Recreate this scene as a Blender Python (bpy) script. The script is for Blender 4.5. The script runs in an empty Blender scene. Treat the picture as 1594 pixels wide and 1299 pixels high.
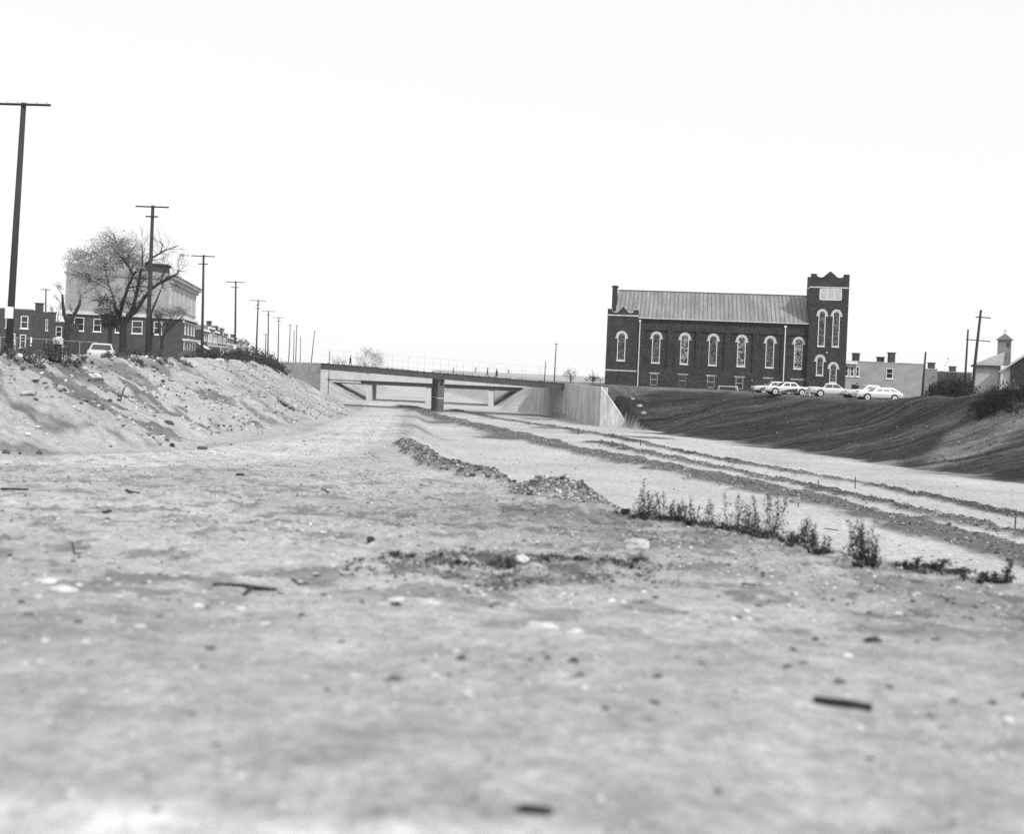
import bpy, math, random
import numpy as np
from mathutils import Matrix, Vector, noise as mnoise

random.seed(7)
rng = np.random.default_rng(7)
C = bpy.context.scene.collection
scene = bpy.context.scene
R = math.radians

# ------------------------------------------------------------------ camera, sky, sun, exposure
FPX, CX, CY, ROLL, EYE = 1700.0, 797.0, 574.5, R(2.5), 7.0
cam_d = bpy.data.cameras.new('camera')
cam = bpy.data.objects.new('camera', cam_d)
C.objects.link(cam)
cam_d.sensor_width = 36.0
cam_d.lens = 36.0 * FPX / 1594.0
cam_d.shift_y = -75.0 / 1594.0
cam_d.clip_start = 0.05
cam_d.clip_end = 8000
cam.matrix_world = Matrix.Translation((0, 0, EYE)) @ Matrix.Rotation(R(90), 4, 'X') @ Matrix.Rotation(ROLL, 4, 'Z')
cam_d.dof.use_dof = True
cam_d.dof.focus_distance = 95.0
cam_d.dof.aperture_fstop = 1.15
scene.camera = cam

SUN_AZ, SUN_EL = 143.0, 41.0      # degrees clockwise from the view direction, above the horizon
w = bpy.data.worlds.new('World'); scene.world = w; w.use_nodes = True
nt = w.node_tree; nt.nodes.clear()
sky = nt.nodes.new('ShaderNodeTexSky'); sky.sky_type = 'NISHITA'; sky.sun_disc = False
sky.sun_elevation = R(SUN_EL); sky.sun_rotation = R(SUN_AZ)
sky.air_density = 1.0; sky.dust_density = 1.5; sky.ozone_density = 1.0
bw = nt.nodes.new('ShaderNodeRGBToBW')
bg = nt.nodes.new('ShaderNodeBackground'); bg.inputs['Strength'].default_value = 0.14
wo = nt.nodes.new('ShaderNodeOutputWorld')
nt.links.new(sky.outputs[0], bw.inputs[0]); # high thin cloud: the clear sky's own light evened out towards one white veil
veil = nt.nodes.new('ShaderNodeMix'); veil.data_type = 'FLOAT'; veil.inputs[0].default_value = 0.85; veil.inputs[3].default_value = 6.05
nt.links.new(bw.outputs[0], veil.inputs[2]); nt.links.new(veil.outputs[0], bg.inputs['Color']); nt.links.new(bg.outputs[0], wo.inputs[0])

sun_d = bpy.data.lights.new('sun', 'SUN'); sun_d.energy = 2.2; sun_d.angle = R(0.6); sun_d.color = (1, 1, 1)
sun = bpy.data.objects.new('sun', sun_d); C.objects.link(sun)
sv = Vector((math.sin(R(SUN_AZ)) * math.cos(R(SUN_EL)), math.cos(R(SUN_AZ)) * math.cos(R(SUN_EL)), math.sin(R(SUN_EL))))
sun.rotation_euler = sv.to_track_quat('Z', 'Y').to_euler()
sun.location = (60, -80, 120)

vs = scene.view_settings
vs.view_transform = 'Standard'; vs.look = 'None'; vs.gamma = 1.0; vs.use_curve_mapping = False
vs.exposure = 0.33
scene.cycles.volume_bounces = 1
scene.cycles.max_bounces = 6
scene.cycles.use_denoising = False

# ------------------------------------------------------------------ helpers
def at(px, py, d):
    """world point on the photograph's sight line (px, py) at real depth d"""
    u, v = px - CX, CY - py
    a = u * math.cos(ROLL) - v * math.sin(ROLL)
    b = u * math.sin(ROLL) + v * math.cos(ROLL)
    return Vector((a / FPX * d, d, EYE + b / FPX * d))

def h32(ix, iy, seed):
    n = (ix.astype(np.int64) * 374761393 + iy.astype(np.int64) * 668265263 + seed * 974634777) & 0xffffffff
    n = ((n ^ (n >> 13)) * 1274126177) & 0xffffffff
    n = n ^ (n >> 16)
    return n.astype(np.float64) / 4294967295.0
def vn(x, y, s=0):
    xi, yi = np.floor(x), np.floor(y)
    fx, fy = x - xi, y - yi
    fx = fx * fx * (3 - 2 * fx); fy = fy * fy * (3 - 2 * fy)
    a, b = h32(xi, yi, s), h32(xi + 1, yi, s)
    c, d = h32(xi, yi + 1, s), h32(xi + 1, yi + 1, s)
    return (a + (b - a) * fx) * (1 - fy) + (c + (d - c) * fx) * fy * 1.0 if False else (a * (1 - fx) + b * fx) * (1 - fy) + (c * (1 - fx) + d * fx) * fy
def fbm(x, y, s=0, o=4):
    t, amp, tot = 0, 1.0, 0
    for k in range(o):
        t = t + amp * vn(x, y, s + k * 17); tot += amp; amp *= 0.5; x = x * 2.03 + 11.3; y = y * 2.03 + 5.7
    return t / tot
def sst(a, b, x):
    t = np.clip((x - a) / (b - a), 0, 1); return t * t * (3 - 2 * t)
def pl_dist(x, y, pts, closed=False):
    best = np.full(np.shape(x), 1e18)
    P = list(pts) + ([pts[0]] if closed else [])
    for (x0, y0), (x1, y1) in zip(P[:-1], P[1:]):
        dx, dy = x1 - x0, y1 - y0
        t = np.clip(((x - x0) * dx + (y - y0) * dy) / (dx * dx + dy * dy + 1e-12), 0, 1)
        best = np.minimum(best, (x - x0 - t * dx) ** 2 + (y - y0 - t * dy) ** 2)
    return np.sqrt(best)
def poly_sd(x, y, pts):
    d = pl_dist(x, y, pts, True)
    ins = np.zeros(np.shape(x), bool)
    n = len(pts)
    for i in range(n):
        (x0, y0), (x1, y1) = pts[i], pts[(i + 1) % n]
        c = ((y0 > y) != (y1 > y)) & (x < (x1 - x0) * (y - y0) / ((y1 - y0) if y1 != y0 else 1e-9) + x0)
        ins ^= c
    return np.where(ins, -d, d)          # negative inside

# ------------------------------------------------------------------ terrain
LIP = [(16, -8), (11, 3), (7.4, 8), (5.3, 11), (4.6, 12.7), (4.35, 14.3), (3.7, 18), (2.5, 20), (1.9, 21), (0.2, 25), (-2.3, 36), (-4.6, 52)]
MOUND = LIP + [(-7, 80), (-11, 130), (-15, 180), (-80, 180), (-80, -80), (30, -80)]
LEFT_EDGE = [(-40, -90), (-27, 5), (-19.5, 30), (-18.8, 40), (-20.5, 47), (-23.5, 65), (-27.5, 95), (-30, 125), (-31.5, 140), (-35, 153), (-39, 167), (-42, 190), (-44, 260), (-60, 420)]
LEFT = LEFT_EDGE + [(-60, 900), (-900, 900), (-900, -90)]
RIGHT_EDGE = [(-30, 420), (-2, 260), (5, 215), (6.5, 196), (4.6, 182), (8.5, 160), (12.3, 140.5), (18, 139.5), (26, 136), (33, 124), (37.5, 114), (41, 106.5), (43, 100), (45, 94), (53, 78), (58, 50), (66, 10), (80, -90)]
RIGHT = RIGHT_EDGE + [(900, -90), (900, 900), (-30, 900)]
M_D = [-90, 0, 3, 4.5, 6.5, 8.5, 11, 15, 18, 22, 30, 40, 65, 90, 115, 150, 175, 300]
M_Z = [-1.3, -1.3, -1.33, -1.45, -1.6, -1.8, -1.95, -2.23, -2.45, -2.62, -3.0, -3.45, -4.4, -5.2, -5.9, -6.6, -6.95, -8.0]
F_D = [-90, 120, 140, 170, 215, 330, 400, 900]
F_Z = [-6.6, -6.6, -6.85, -7.0, -7.55, -7.7, -4.0, -6.0]
ROW_A = [(24, 30), (20.6, 43.5), (17.2, 60), (12.2, 75), (4.2, 95), (-3.5, 122), (-12, 154), (-18, 185)]
ROW_B = [(28, 36), (23.6, 50), (18.8, 69), (13.5, 85), (8.2, 102)]
ROW_C = [(31, 42), (27, 57), (23.3, 73), (17, 87.6), (10.3, 114), (-2, 150), (-9, 175)]
ROW_D = [(-4.9, 53), (-3.4, 44), (-2.0, 35), (-0.6, 29)]
PILE = (1.25, 23.2)
def smax(a, b, k):
    h = np.clip(0.5 + 0.5 * (a - b) / k, 0, 1)
    return b + (a - b) * h + k * h * (1 - h)
def terrain(x, y, detail=True):
    """ground height (world z) and zone weights"""
    x = np.asarray(x, float); y = np.asarray(y, float)
    fl = np.interp(y, F_D, F_Z)
    wob = (fbm(x * 0.35, y * 0.35, 3, 3) - 0.5)
    sdm = poly_sd(x, y, MOUND) + wob * 1.0
    mo = np.interp(y, M_D, M_Z) - 0.5 * np.maximum(sdm, 0)
    sdl = poly_sd(x, y, LEFT) + wob * 2.2
    le = -0.92 + 0.50 * sst(-3.4, -1.0, sdl) * sst(150, 120, y) - 0.5 * np.maximum(sdl, 0)
    sdr = poly_sd(x, y, RIGHT) + wob * 1.2 * sst(150, 128, y)
    berm = 1.9 * np.exp(-(((x - 43.5) / 5.5) ** 2 + ((y - 95) / 7.5) ** 2)) + 1.1 * np.exp(-(((x - 39.0) / 2.6) ** 2 + ((y - 105) / 4.5) ** 2)) + 1.6 * np.exp(-(((x - 52) / 9) ** 2 + ((y - 84) / 9) ** 2))
    rs = 0.385 + 0.40 * sst(27, 15, x) * sst(124, 133, y)
    rs = rs + 6.0 * sst(138.5, 140.5, y) * sst(186, 179, y) * sst(20, 14, x)
    yw = 139.45 - 0.67 * np.maximum(x - 11.4, -3)
    rs = rs + 4.0 * sst(0.5, -0.3, y - yw) * sst(14.9, 13.7, x - 0.45 * (137 - y)) * sst(127, 131, y) * sst(142, 140, y)
    ri = -1.62 - rs * np.maximum(sdr, 0) + berm
    base = smax(fl, mo, 0.25)
    z = smax(base, le, 0.35)
    z = smax(z, ri, 0.5)
    wl = sst(-0.4, 0.4, le - base); wr = sst(-0.3, 0.5, ri - np.maximum(base, le))
    dA, dB, dC, dD = pl_dist(x, y, ROW_A), pl_dist(x, y, ROW_B), pl_dist(x, y, ROW_C), pl_dist(x, y, ROW_D)
    jit = (fbm(x * 0.5, y * 0.5, 21, 3) - 0.5)
    far = sst(200, 100, y)
    gap = sst(0.30, 0.46, fbm(x * 0.05 + 3, y * 0.05, 77, 2) + 0.25 * sst(115, 85, y))
    gA = sst(1.0, 0.55, (dA + jit * 2.8) / 2.3) * gap; gB = sst(1.0, 0.5, (dB + jit * 2.2) / 1.25) * (0.78 + 0.22 * sst(0.36, 0.5, fbm(x * 0.11, y * 0.11, 78, 3))); gC = sst(1.0, 0.5, (dC + jit * 1.9) / 1.0) * (0.72 + 0.28 * sst(0.38, 0.5, fbm(x * 0.13, y * 0.13, 79, 3))) * sst(0.2, 0.4, gap + 0.2)
    gD = sst(1.0, 0.4, (dD + jit) / 0.9)
    floor_w = 1 - np.maximum(wl, wr)
    z = z + floor_w * (0.17 * gA + 0.20 * gB + 0.17 * gC) + 0.3 * gD
    r = np.hypot((x - PILE[0]) / 1.55 + (y - PILE[1]) * 0.16, (y - PILE[1]) / 2.6)
    gP = sst(1.05, 0.25, r + jit * 0.5)
    z = z + 0.36 * gP
    # rise of the land away from the cut falls off far ahead
    rr = np.hypot(x, y)
    z = z - 42 * sst(380, 2400, rr)
    gM = sst(1.0, 0.30, np.hypot((x + 0.12 - 0.05 * (y - 10)) / 2.1, (y - 10.65) / 1.25) + (fbm(x * 1.7, y * 0.8, 23, 3) - 0.5) * 1.5)
    if detail:
        nb = np.maximum(wl, 0)
        z = z + (fbm(x * 0.9, y * 0.9, 31, 3) - 0.5) * 0.11
        z = z + (fbm(x * 4.5, y * 4.5, 32, 3) - 0.5) * (0.018 + 0.022 * sst(5, 12, rr)) * sst(60, 10, rr)
        z = z + (fbm(x * 19, y * 19, 33, 2) - 0.5) * (0.008 + 0.012 * sst(4, 10, rr)) * sst(24, 6, rr)
        z = z + np.maximum(fbm(x * 7.5, y * 7.5, 34, 3) - 0.56, 0) * 0.22 * sst(48, 20, rr) * sst(7, 13, rr)
        rough = 0.6 * (fbm(x * 0.8, y * 0.8, 41, 4) - 0.5) + 0.6 * (fbm(x * 3.1, y * 3.1, 42, 3) - 0.5)
        z = z + nb * rough * (0.46 + 0.30 * np.exp(-((sdl + 1.5) / 2.0) ** 2)) * sst(0.0, 2.0, sdl + 4) * sst(260, 150, y)
        # furrows left by grading on the dark bank, running obliquely down it
        s1 = x * 0.41 + y * 0.91; s2 = -x * 0.91 + y * 0.41
        fur = 0.6 * (fbm(s1 * 1.05, s2 * 0.05, 51, 3) - 0.5) + 0.5 * (fbm(s1 * 3.0, s2 * 0.16, 52, 3) - 0.5)
        z = z + wr * sst(0.3, 3.0, sdr) * (fur * 0.42 + rough * 0.30)
        z = z + wr * sst(1.5, -1.0, sdr) * rough * (0.10 + 0.28 * sst(35, 39, x))
        z = z + (gA + gB + gC) * floor_w * (fbm(x * 2.2, y * 2.2, 61, 2) - 0.5) * 0.3
        z = z + gM * ((fbm(x * 3.3, y * 3.3, 71, 3) - 0.5) * 0.17 - 0.02)
        z = z + gP * (fbm(x * 3.0, y * 3.0, 72, 3) - 0.5) * 0.25
        # wheel ruts of the haul track that comes up the ramp
        tr = [(-30, 24), (-16, 25.5), (-10, 30), (-8.2, 42), (-9.5, 65), (-13, 100), (-18, 150)]
        dt = pl_dist(x, y, tr)
        z = z - 0.07 * (np.exp(-((dt - 0.9) / 0.28) ** 2) + np.exp(-((dt - 1.9) / 0.3) ** 2)) * (1 - nb) * sst(2, -1, sdm)
    return EYE + z, dict(wl=wl, wr=wr, gA=gA * floor_w, gB=gB * floor_w, gC=gC * floor_w, gD=gD, gP=gP, gM=gM, sdr=sdr, sdl=sdl, sdm=sdm, fw=floor_w, wrd=ri - np.maximum(base, le))
def gz(x, y):
    return float(terrain(np.array([x]), np.array([y]))[0][0])
def floor_pt(px, py, guess=60):
    """where the sight line meets the ground"""
    lo = 2.0
    ds = np.geomspace(2.0, 400, 2600)
    p0 = at(px, py, 1.0)
    xs = p0.x * ds; zs = EYE + (p0.z - EYE) * ds
    g = terrain(xs, ds)[0]
    i = np.argmax(zs <= g)
    return Vector((xs[i], ds[i], g[i]))

def np_mesh(name, V, F, smooth=False, attr=None):
    me = bpy.data.meshes.new(name)
    V = np.ascontiguousarray(V, np.float32); F = np.ascontiguousarray(F, np.int32)
    k = F.shape[1]
    me.vertices.add(len(V)); me.vertices.foreach_set('co', V.ravel())
    me.loops.add(F.size); me.loops.foreach_set('vertex_index', F.ravel())
    me.polygons.add(len(F)); me.polygons.foreach_set('loop_start', np.arange(0, F.size, k, dtype=np.int32))
    me.polygons.foreach_set('use_smooth', np.full(len(F), smooth, bool))
    me.update(calc_edges=True)
    if attr is not None:
        for nm, val in attr.items():
            a = me.attributes.new(nm, 'FLOAT', 'POINT'); a.data.foreach_set('value', np.ascontiguousarray(val, np.float32))
    return me

# ------------------------------------------------------------------ materials (all grey: a black-and-white photograph)
MATS = {}
def mat(name, g, rough=0.85, var=0.25, scale=3.0, bump=0.0, attr=None, stretch=None, metallic=0.0, spec=0.3, fine=None, detail=6):
    if name in MATS: return MATS[name]
    m = bpy.data.materials.new(name); m.use_nodes = True
    n, l = m.node_tree.nodes, m.node_tree.links
    b = n['Principled BSDF']; b.inputs['Roughness'].default_value = rough; b.inputs['Metallic'].default_value = metallic
    b.inputs['Specular IOR Level'].default_value = spec
    tc = n.new('ShaderNodeTexCoord'); src = tc.outputs['Object']
    if stretch:
        mp = n.new('ShaderNodeMapping'); mp.inputs['Scale'].default_value = stretch; l.new(src, mp.inputs[0]); src = mp.outputs[0]
    nz = n.new('ShaderNodeTexNoise'); nz.inputs['Scale'].default_value = scale; nz.inputs['Detail'].default_value = detail; nz.inputs['Roughness'].default_value = 0.6
    l.new(src, nz.inputs['Vector'])
    mr = n.new('ShaderNodeMapRange'); mr.inputs['From Min'].default_value = 0.28; mr.inputs['From Max'].default_value = 0.72
    mr.inputs['To Min'].default_value = g * (1 - var); mr.inputs['To Max'].default_value = g * (1 + var)
    l.new(nz.outputs['Fac'], mr.inputs['Value'])
    out = mr.outputs[0]
    if fine:
        n2 = n.new('ShaderNodeTexNoise'); n2.inputs['Scale'].default_value = fine[0]; n2.inputs['Detail'].default_value = 3
        l.new(src, n2.inputs['Vector'])
        m2 = n.new('ShaderNodeMapRange'); m2.inputs['From Min'].default_value = 0.3; m2.inputs['From Max'].default_value = 0.7
        m2.inputs['To Min'].default_value = 1 - fine[1]; m2.inputs['To Max'].default_value = 1 + fine[1]
        l.new(n2.outputs['Fac'], m2.inputs['Value'])
        mu = n.new('ShaderNodeMath'); mu.operation = 'MULTIPLY'; l.new(out, mu.inputs[0]); l.new(m2.outputs[0], mu.inputs[1]); out = mu.outputs[0]
    if attr:
        an = n.new('ShaderNodeAttribute'); an.attribute_name = attr
        mu = n.new('ShaderNodeMath'); mu.operation = 'MULTIPLY'; l.new(out, mu.inputs[0]); l.new(an.outputs['Fac'], mu.inputs[1]); out = mu.outputs[0]
    l.new(out, b.inputs['Base Color'])
    if bump:
        bp = n.new('ShaderNodeBump'); bp.inputs['Strength'].default_value = bump; bp.inputs['Distance'].default_value = 0.03
        l.new(nz.outputs['Fac'], bp.inputs['Height']); l.new(bp.outputs[0], b.inputs['Normal'])
    MATS[name] = m
    return m
brick = mat('dark_brick', 0.036, 0.9, 0.42, 0.9, 0.0, stretch=(1, 1, 1.6), fine=(4.0, 0.7), detail=9)
brick_mid = mat('brown_brick', 0.060, 0.9, 0.3, 0.6, fine=(8, 0.4), stretch=(1, 1, 2))
pale_wall = mat('pale_stucco', 0.46, 0.9, 0.18, 0.4, fine=(5, 0.15))
grey_wall = mat('grey_brick', 0.21, 0.9, 0.22, 0.5, fine=(8, 0.25), stretch=(1, 1, 2))
light_brick = mat('light_brick', 0.30, 0.9, 0.2, 0.5, fine=(7, 0.25), stretch=(1, 1, 2))
stone_trim = mat('stone_trim', 0.52, 0.8, 0.2, 4)
white_paint = mat('white_paint', 0.74, 0.6, 0.08, 5)
roof_tin = mat('roof_tin', 0.23, 0.6, 0.34, 0.8, stretch=(1.0, 0.2, 0.2), fine=(9, 0.25), spec=0.4)
roof_seam = mat('roof_seam', 0.13, 0.6, 0.2, 3)
tar = mat('tar_roof', 0.07, 0.9, 0.3, 2)
slate = mat('slate_roof', 0.30, 0.8, 0.25, 2)
dark_glass = mat('dark_glass', 0.02, 0.12, 0.3, 3, spec=0.6)
car_glass = mat('car_glass', 0.05, 0.08, 0.1, 3, spec=0.7)
concrete = mat('concrete', 0.36, 0.9, 0.50, 1.3, 0.15, stretch=(1, 1, 0.16), fine=(6, 0.2))
concrete_pale = mat('pale_concrete', 0.52, 0.9, 0.15, 1.0, stretch=(1, 1, 0.3))
steel_dark = mat('painted_steel', 0.075, 0.6, 0.3, 1.2, fine=(14, 0.2))
wood_pole = mat('creosoted_wood', 0.042, 0.9, 0.35, 3, stretch=(6, 6, 0.4))
wood_grey = mat('weathered_wood', 0.10, 0.9, 0.35, 6, stretch=(5, 5, 0.6))
wood_pale = mat('pale_lumber', 0.45, 0.9, 0.2, 6)
bark = mat('bark', 0.026, 0.95, 0.35, 8)
bark_mid = mat('twig_bark', 0.07, 0.95, 0.3, 6)
paper = mat('paper', 0.78, 0.7, 0.06, 6)
leaf_pale = mat('autumn_leaf', 0.46, 0.8, 0.3, 1.5, attr='tone')
leaf_dark = mat('dark_leaf', 0.055, 0.85, 0.45, 1.2, attr='tone')
weed_leaf = mat('weed_leaf', 0.055, 0.8, 0.4, 6, attr='tone')
car_white = mat('white_car_paint', 0.62, 0.25, 0.03, 2, spec=0.5)
car_pale = mat('pale_car_paint', 0.52, 0.25, 0.04, 2, spec=0.5)
sill_shade = mat('shaded_sill_paint', 0.20, 0.25, 0.05, 2, spec=0.5)
car_dark = mat('dark_car_paint', 0.05, 0.25, 0.05, 2, spec=0.5)
chrome = mat('chrome', 0.6, 0.2, 0.05, 2, metallic=0.9)
rubber = mat('rubber', 0.025, 0.9, 0.2, 8)
coat_dark = mat('dark_cloth', 0.03, 0.95, 0.3, 8)
coat_mid = mat('grey_cloth', 0.09, 0.95, 0.3, 8)
skin = mat('skin', 0.36, 0.6, 0.08, 8)
hair_m = mat('hair', 0.02, 0.8, 0.2, 20)
iron = mat('iron', 0.05, 0.7, 0.2, 8)
galv = mat('galvanised_steel', 0.34, 0.5, 0.15, 8, metallic=0.3)
stone_m = mat('stone', 0.40, 0.9, 0.25, 12, 0.3, attr='tone')
gravel_m = mat('gravel', 0.20, 0.95, 0.3, 5, attr='tone')

def translucent(m, k):
    """thin leaves let part of the light through"""
    n, l = m.node_tree.nodes, m.node_tree.links; b = n['Principled BSDF']
    t = n.new('ShaderNodeBsdfTranslucent'); mx = n.new('ShaderNodeMixShader'); mx.inputs[0].default_value = k
    l.new(b.inputs['Base Color'].links[0].from_socket, t.inputs['Color'])
    l.new(b.outputs[0], mx.inputs[1]); l.new(t.outputs[0], mx.inputs[2]); l.new(mx.outputs[0], n['Material Output'].inputs['Surface'])
translucent(leaf_pale, 0.5); translucent(leaf_dark, 0.25); translucent(weed_leaf, 0.3)
concrete_dark = mat('dark_concrete', 0.13, 0.9, 0.35, 1.0, stretch=(1, 1, 0.3), fine=(5, 0.2))  # dark grey concrete; on the bridge pier it carries the deck's shade
# stained glass: small pieces of different tone held in lead
def stained(name, light):
    m = bpy.data.materials.new(name); m.use_nodes = True
    n, l = m.node_tree.nodes, m.node_tree.links
    b = n['Principled BSDF']; b.inputs['Roughness'].default_value = 0.35
    tc = n.new('ShaderNodeTexCoord')
    vo = n.new('ShaderNodeTexVoronoi'); vo.inputs['Scale'].default_value = 4.2
    l.new(tc.outputs['Object'], vo.inputs['Vector'])
    bwn = n.new('ShaderNodeRGBToBW'); l.new(vo.outputs['Color'], bwn.inputs[0])
    cr = n.new('ShaderNodeValToRGB')
    e = cr.color_ramp.elements
    e[0].position = 0.30; e[0].color = (0.012,) * 3 + (1,)
    e[1].position = 0.80; e[1].color = (light,) * 3 + (1,)
    l.new(bwn.outputs[0], cr.inputs[0]); l.new(cr.outputs[0], b.inputs['Base Color'])
    return m
glass_dark = stained('leaded_glass_dark', 0.13)
glass_pale = stained('leaded_glass_pale', 0.36)

def ground_mat():
    m = bpy.data.materials.new('bare_earth'); m.use_nodes = True
    n, l = m.node_tree.nodes, m.node_tree.links
    b = n['Principled BSDF']; b.inputs['Roughness'].default_value = 0.97; b.inputs['Specular IOR Level'].default_value = 0.1
    tc = n.new('ShaderNodeTexCoord')
    def nz(sc, det, rg, mi, ma, lo=0.3, hi=0.7):
        a = n.new('ShaderNodeTexNoise'); a.inputs['Scale'].default_value = sc; a.inputs['Detail'].default_value = det; a.inputs['Roughness'].default_value = rg
        l.new(tc.outputs['Object'], a.inputs['Vector'])
        r = n.new('ShaderNodeMapRange'); r.inputs['From Min'].default_value = lo; r.inputs['From Max'].default_value = hi
        r.inputs['To Min'].default_value = mi; r.inputs['To Max'].default_value = ma; l.new(a.outputs['Fac'], r.inputs['Value'])
        return a, r.outputs[0]
    _, big = nz(0.16, 4, 0.55, 0.84, 1.12)
    _, mid = nz(2.6, 10, 0.80, 0.58, 1.32, 0.32, 0.68)
    fn, fine = nz(14, 8, 0.80, 0.60, 1.34, 0.30, 0.70)
    _, speck = nz(4.6, 9, 0.88, 0.34, 1.0, 0.33, 0.42)
    an = n.new('ShaderNodeAttribute'); an.attribute_name = 'tone'
    o = an.outputs['Fac']
    for q in (big, mid, fine, speck):
        mu = n.new('ShaderNodeMath'); mu.operation = 'MULTIPLY'; l.new(o, mu.inputs[0]); l.new(q, mu.inputs[1]); o = mu.outputs[0]
    # rake marks: soil of two kinds drawn out in thin oblique lines on the graded bank
    def dotp(v):
        d = n.new('ShaderNodeVectorMath'); d.operation = 'DOT_PRODUCT'; l.new(tc.outputs['Object'], d.inputs[0]); d.inputs[1].default_value = v; return d.outputs['Value']
    cmb = n.new('ShaderNodeCombineXYZ'); l.new(dotp((0.41, 0.91, 0)), cmb.inputs[0]); l.new(dotp((-0.91 * 0.045, 0.41 * 0.045, 0)), cmb.inputs[1])
    sn = n.new('ShaderNodeTexNoise'); sn.inputs['Scale'].default_value = 1.5; sn.inputs['Detail'].default_value = 5; sn.inputs['Roughness'].default_value = 0.7
    l.new(cmb.outputs[0], sn.inputs['Vector'])
    sr = n.new('ShaderNodeMapRange'); sr.inputs['From Min'].default_value = 0.36; sr.inputs['From Max'].default_value = 0.68; sr.inputs['To Min'].default_value = 0.50; sr.inputs['To Max'].default_value = 2.3
    l.new(sn.outputs['Fac'], sr.inputs['Value'])
    bk = n.new('ShaderNodeAttribute'); bk.attribute_name = 'bank'
    mx = n.new('ShaderNodeMix'); mx.data_type = 'FLOAT'; mx.inputs[2].default_value = 1.0; l.new(bk.outputs['Fac'], mx.inputs[0]); l.new(sr.outputs[0], mx.inputs[3])
    mu = n.new('ShaderNodeMath'); mu.operation = 'MULTIPLY'; l.new(o, mu.inputs[0]); l.new(mx.outputs[0], mu.inputs[1]); o = mu.outputs[0]
    l.new(o, b.inputs['Base Color'])
    bp = n.new('ShaderNodeBump'); bp.inputs['Strength'].default_value = 0.55; bp.inputs['Distance'].default_value = 0.025
    l.new(fn.outputs['Fac'], bp.inputs['Height']); l.new(bp.outputs[0], b.inputs['Normal'])
    return m
earth = ground_mat()

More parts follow.
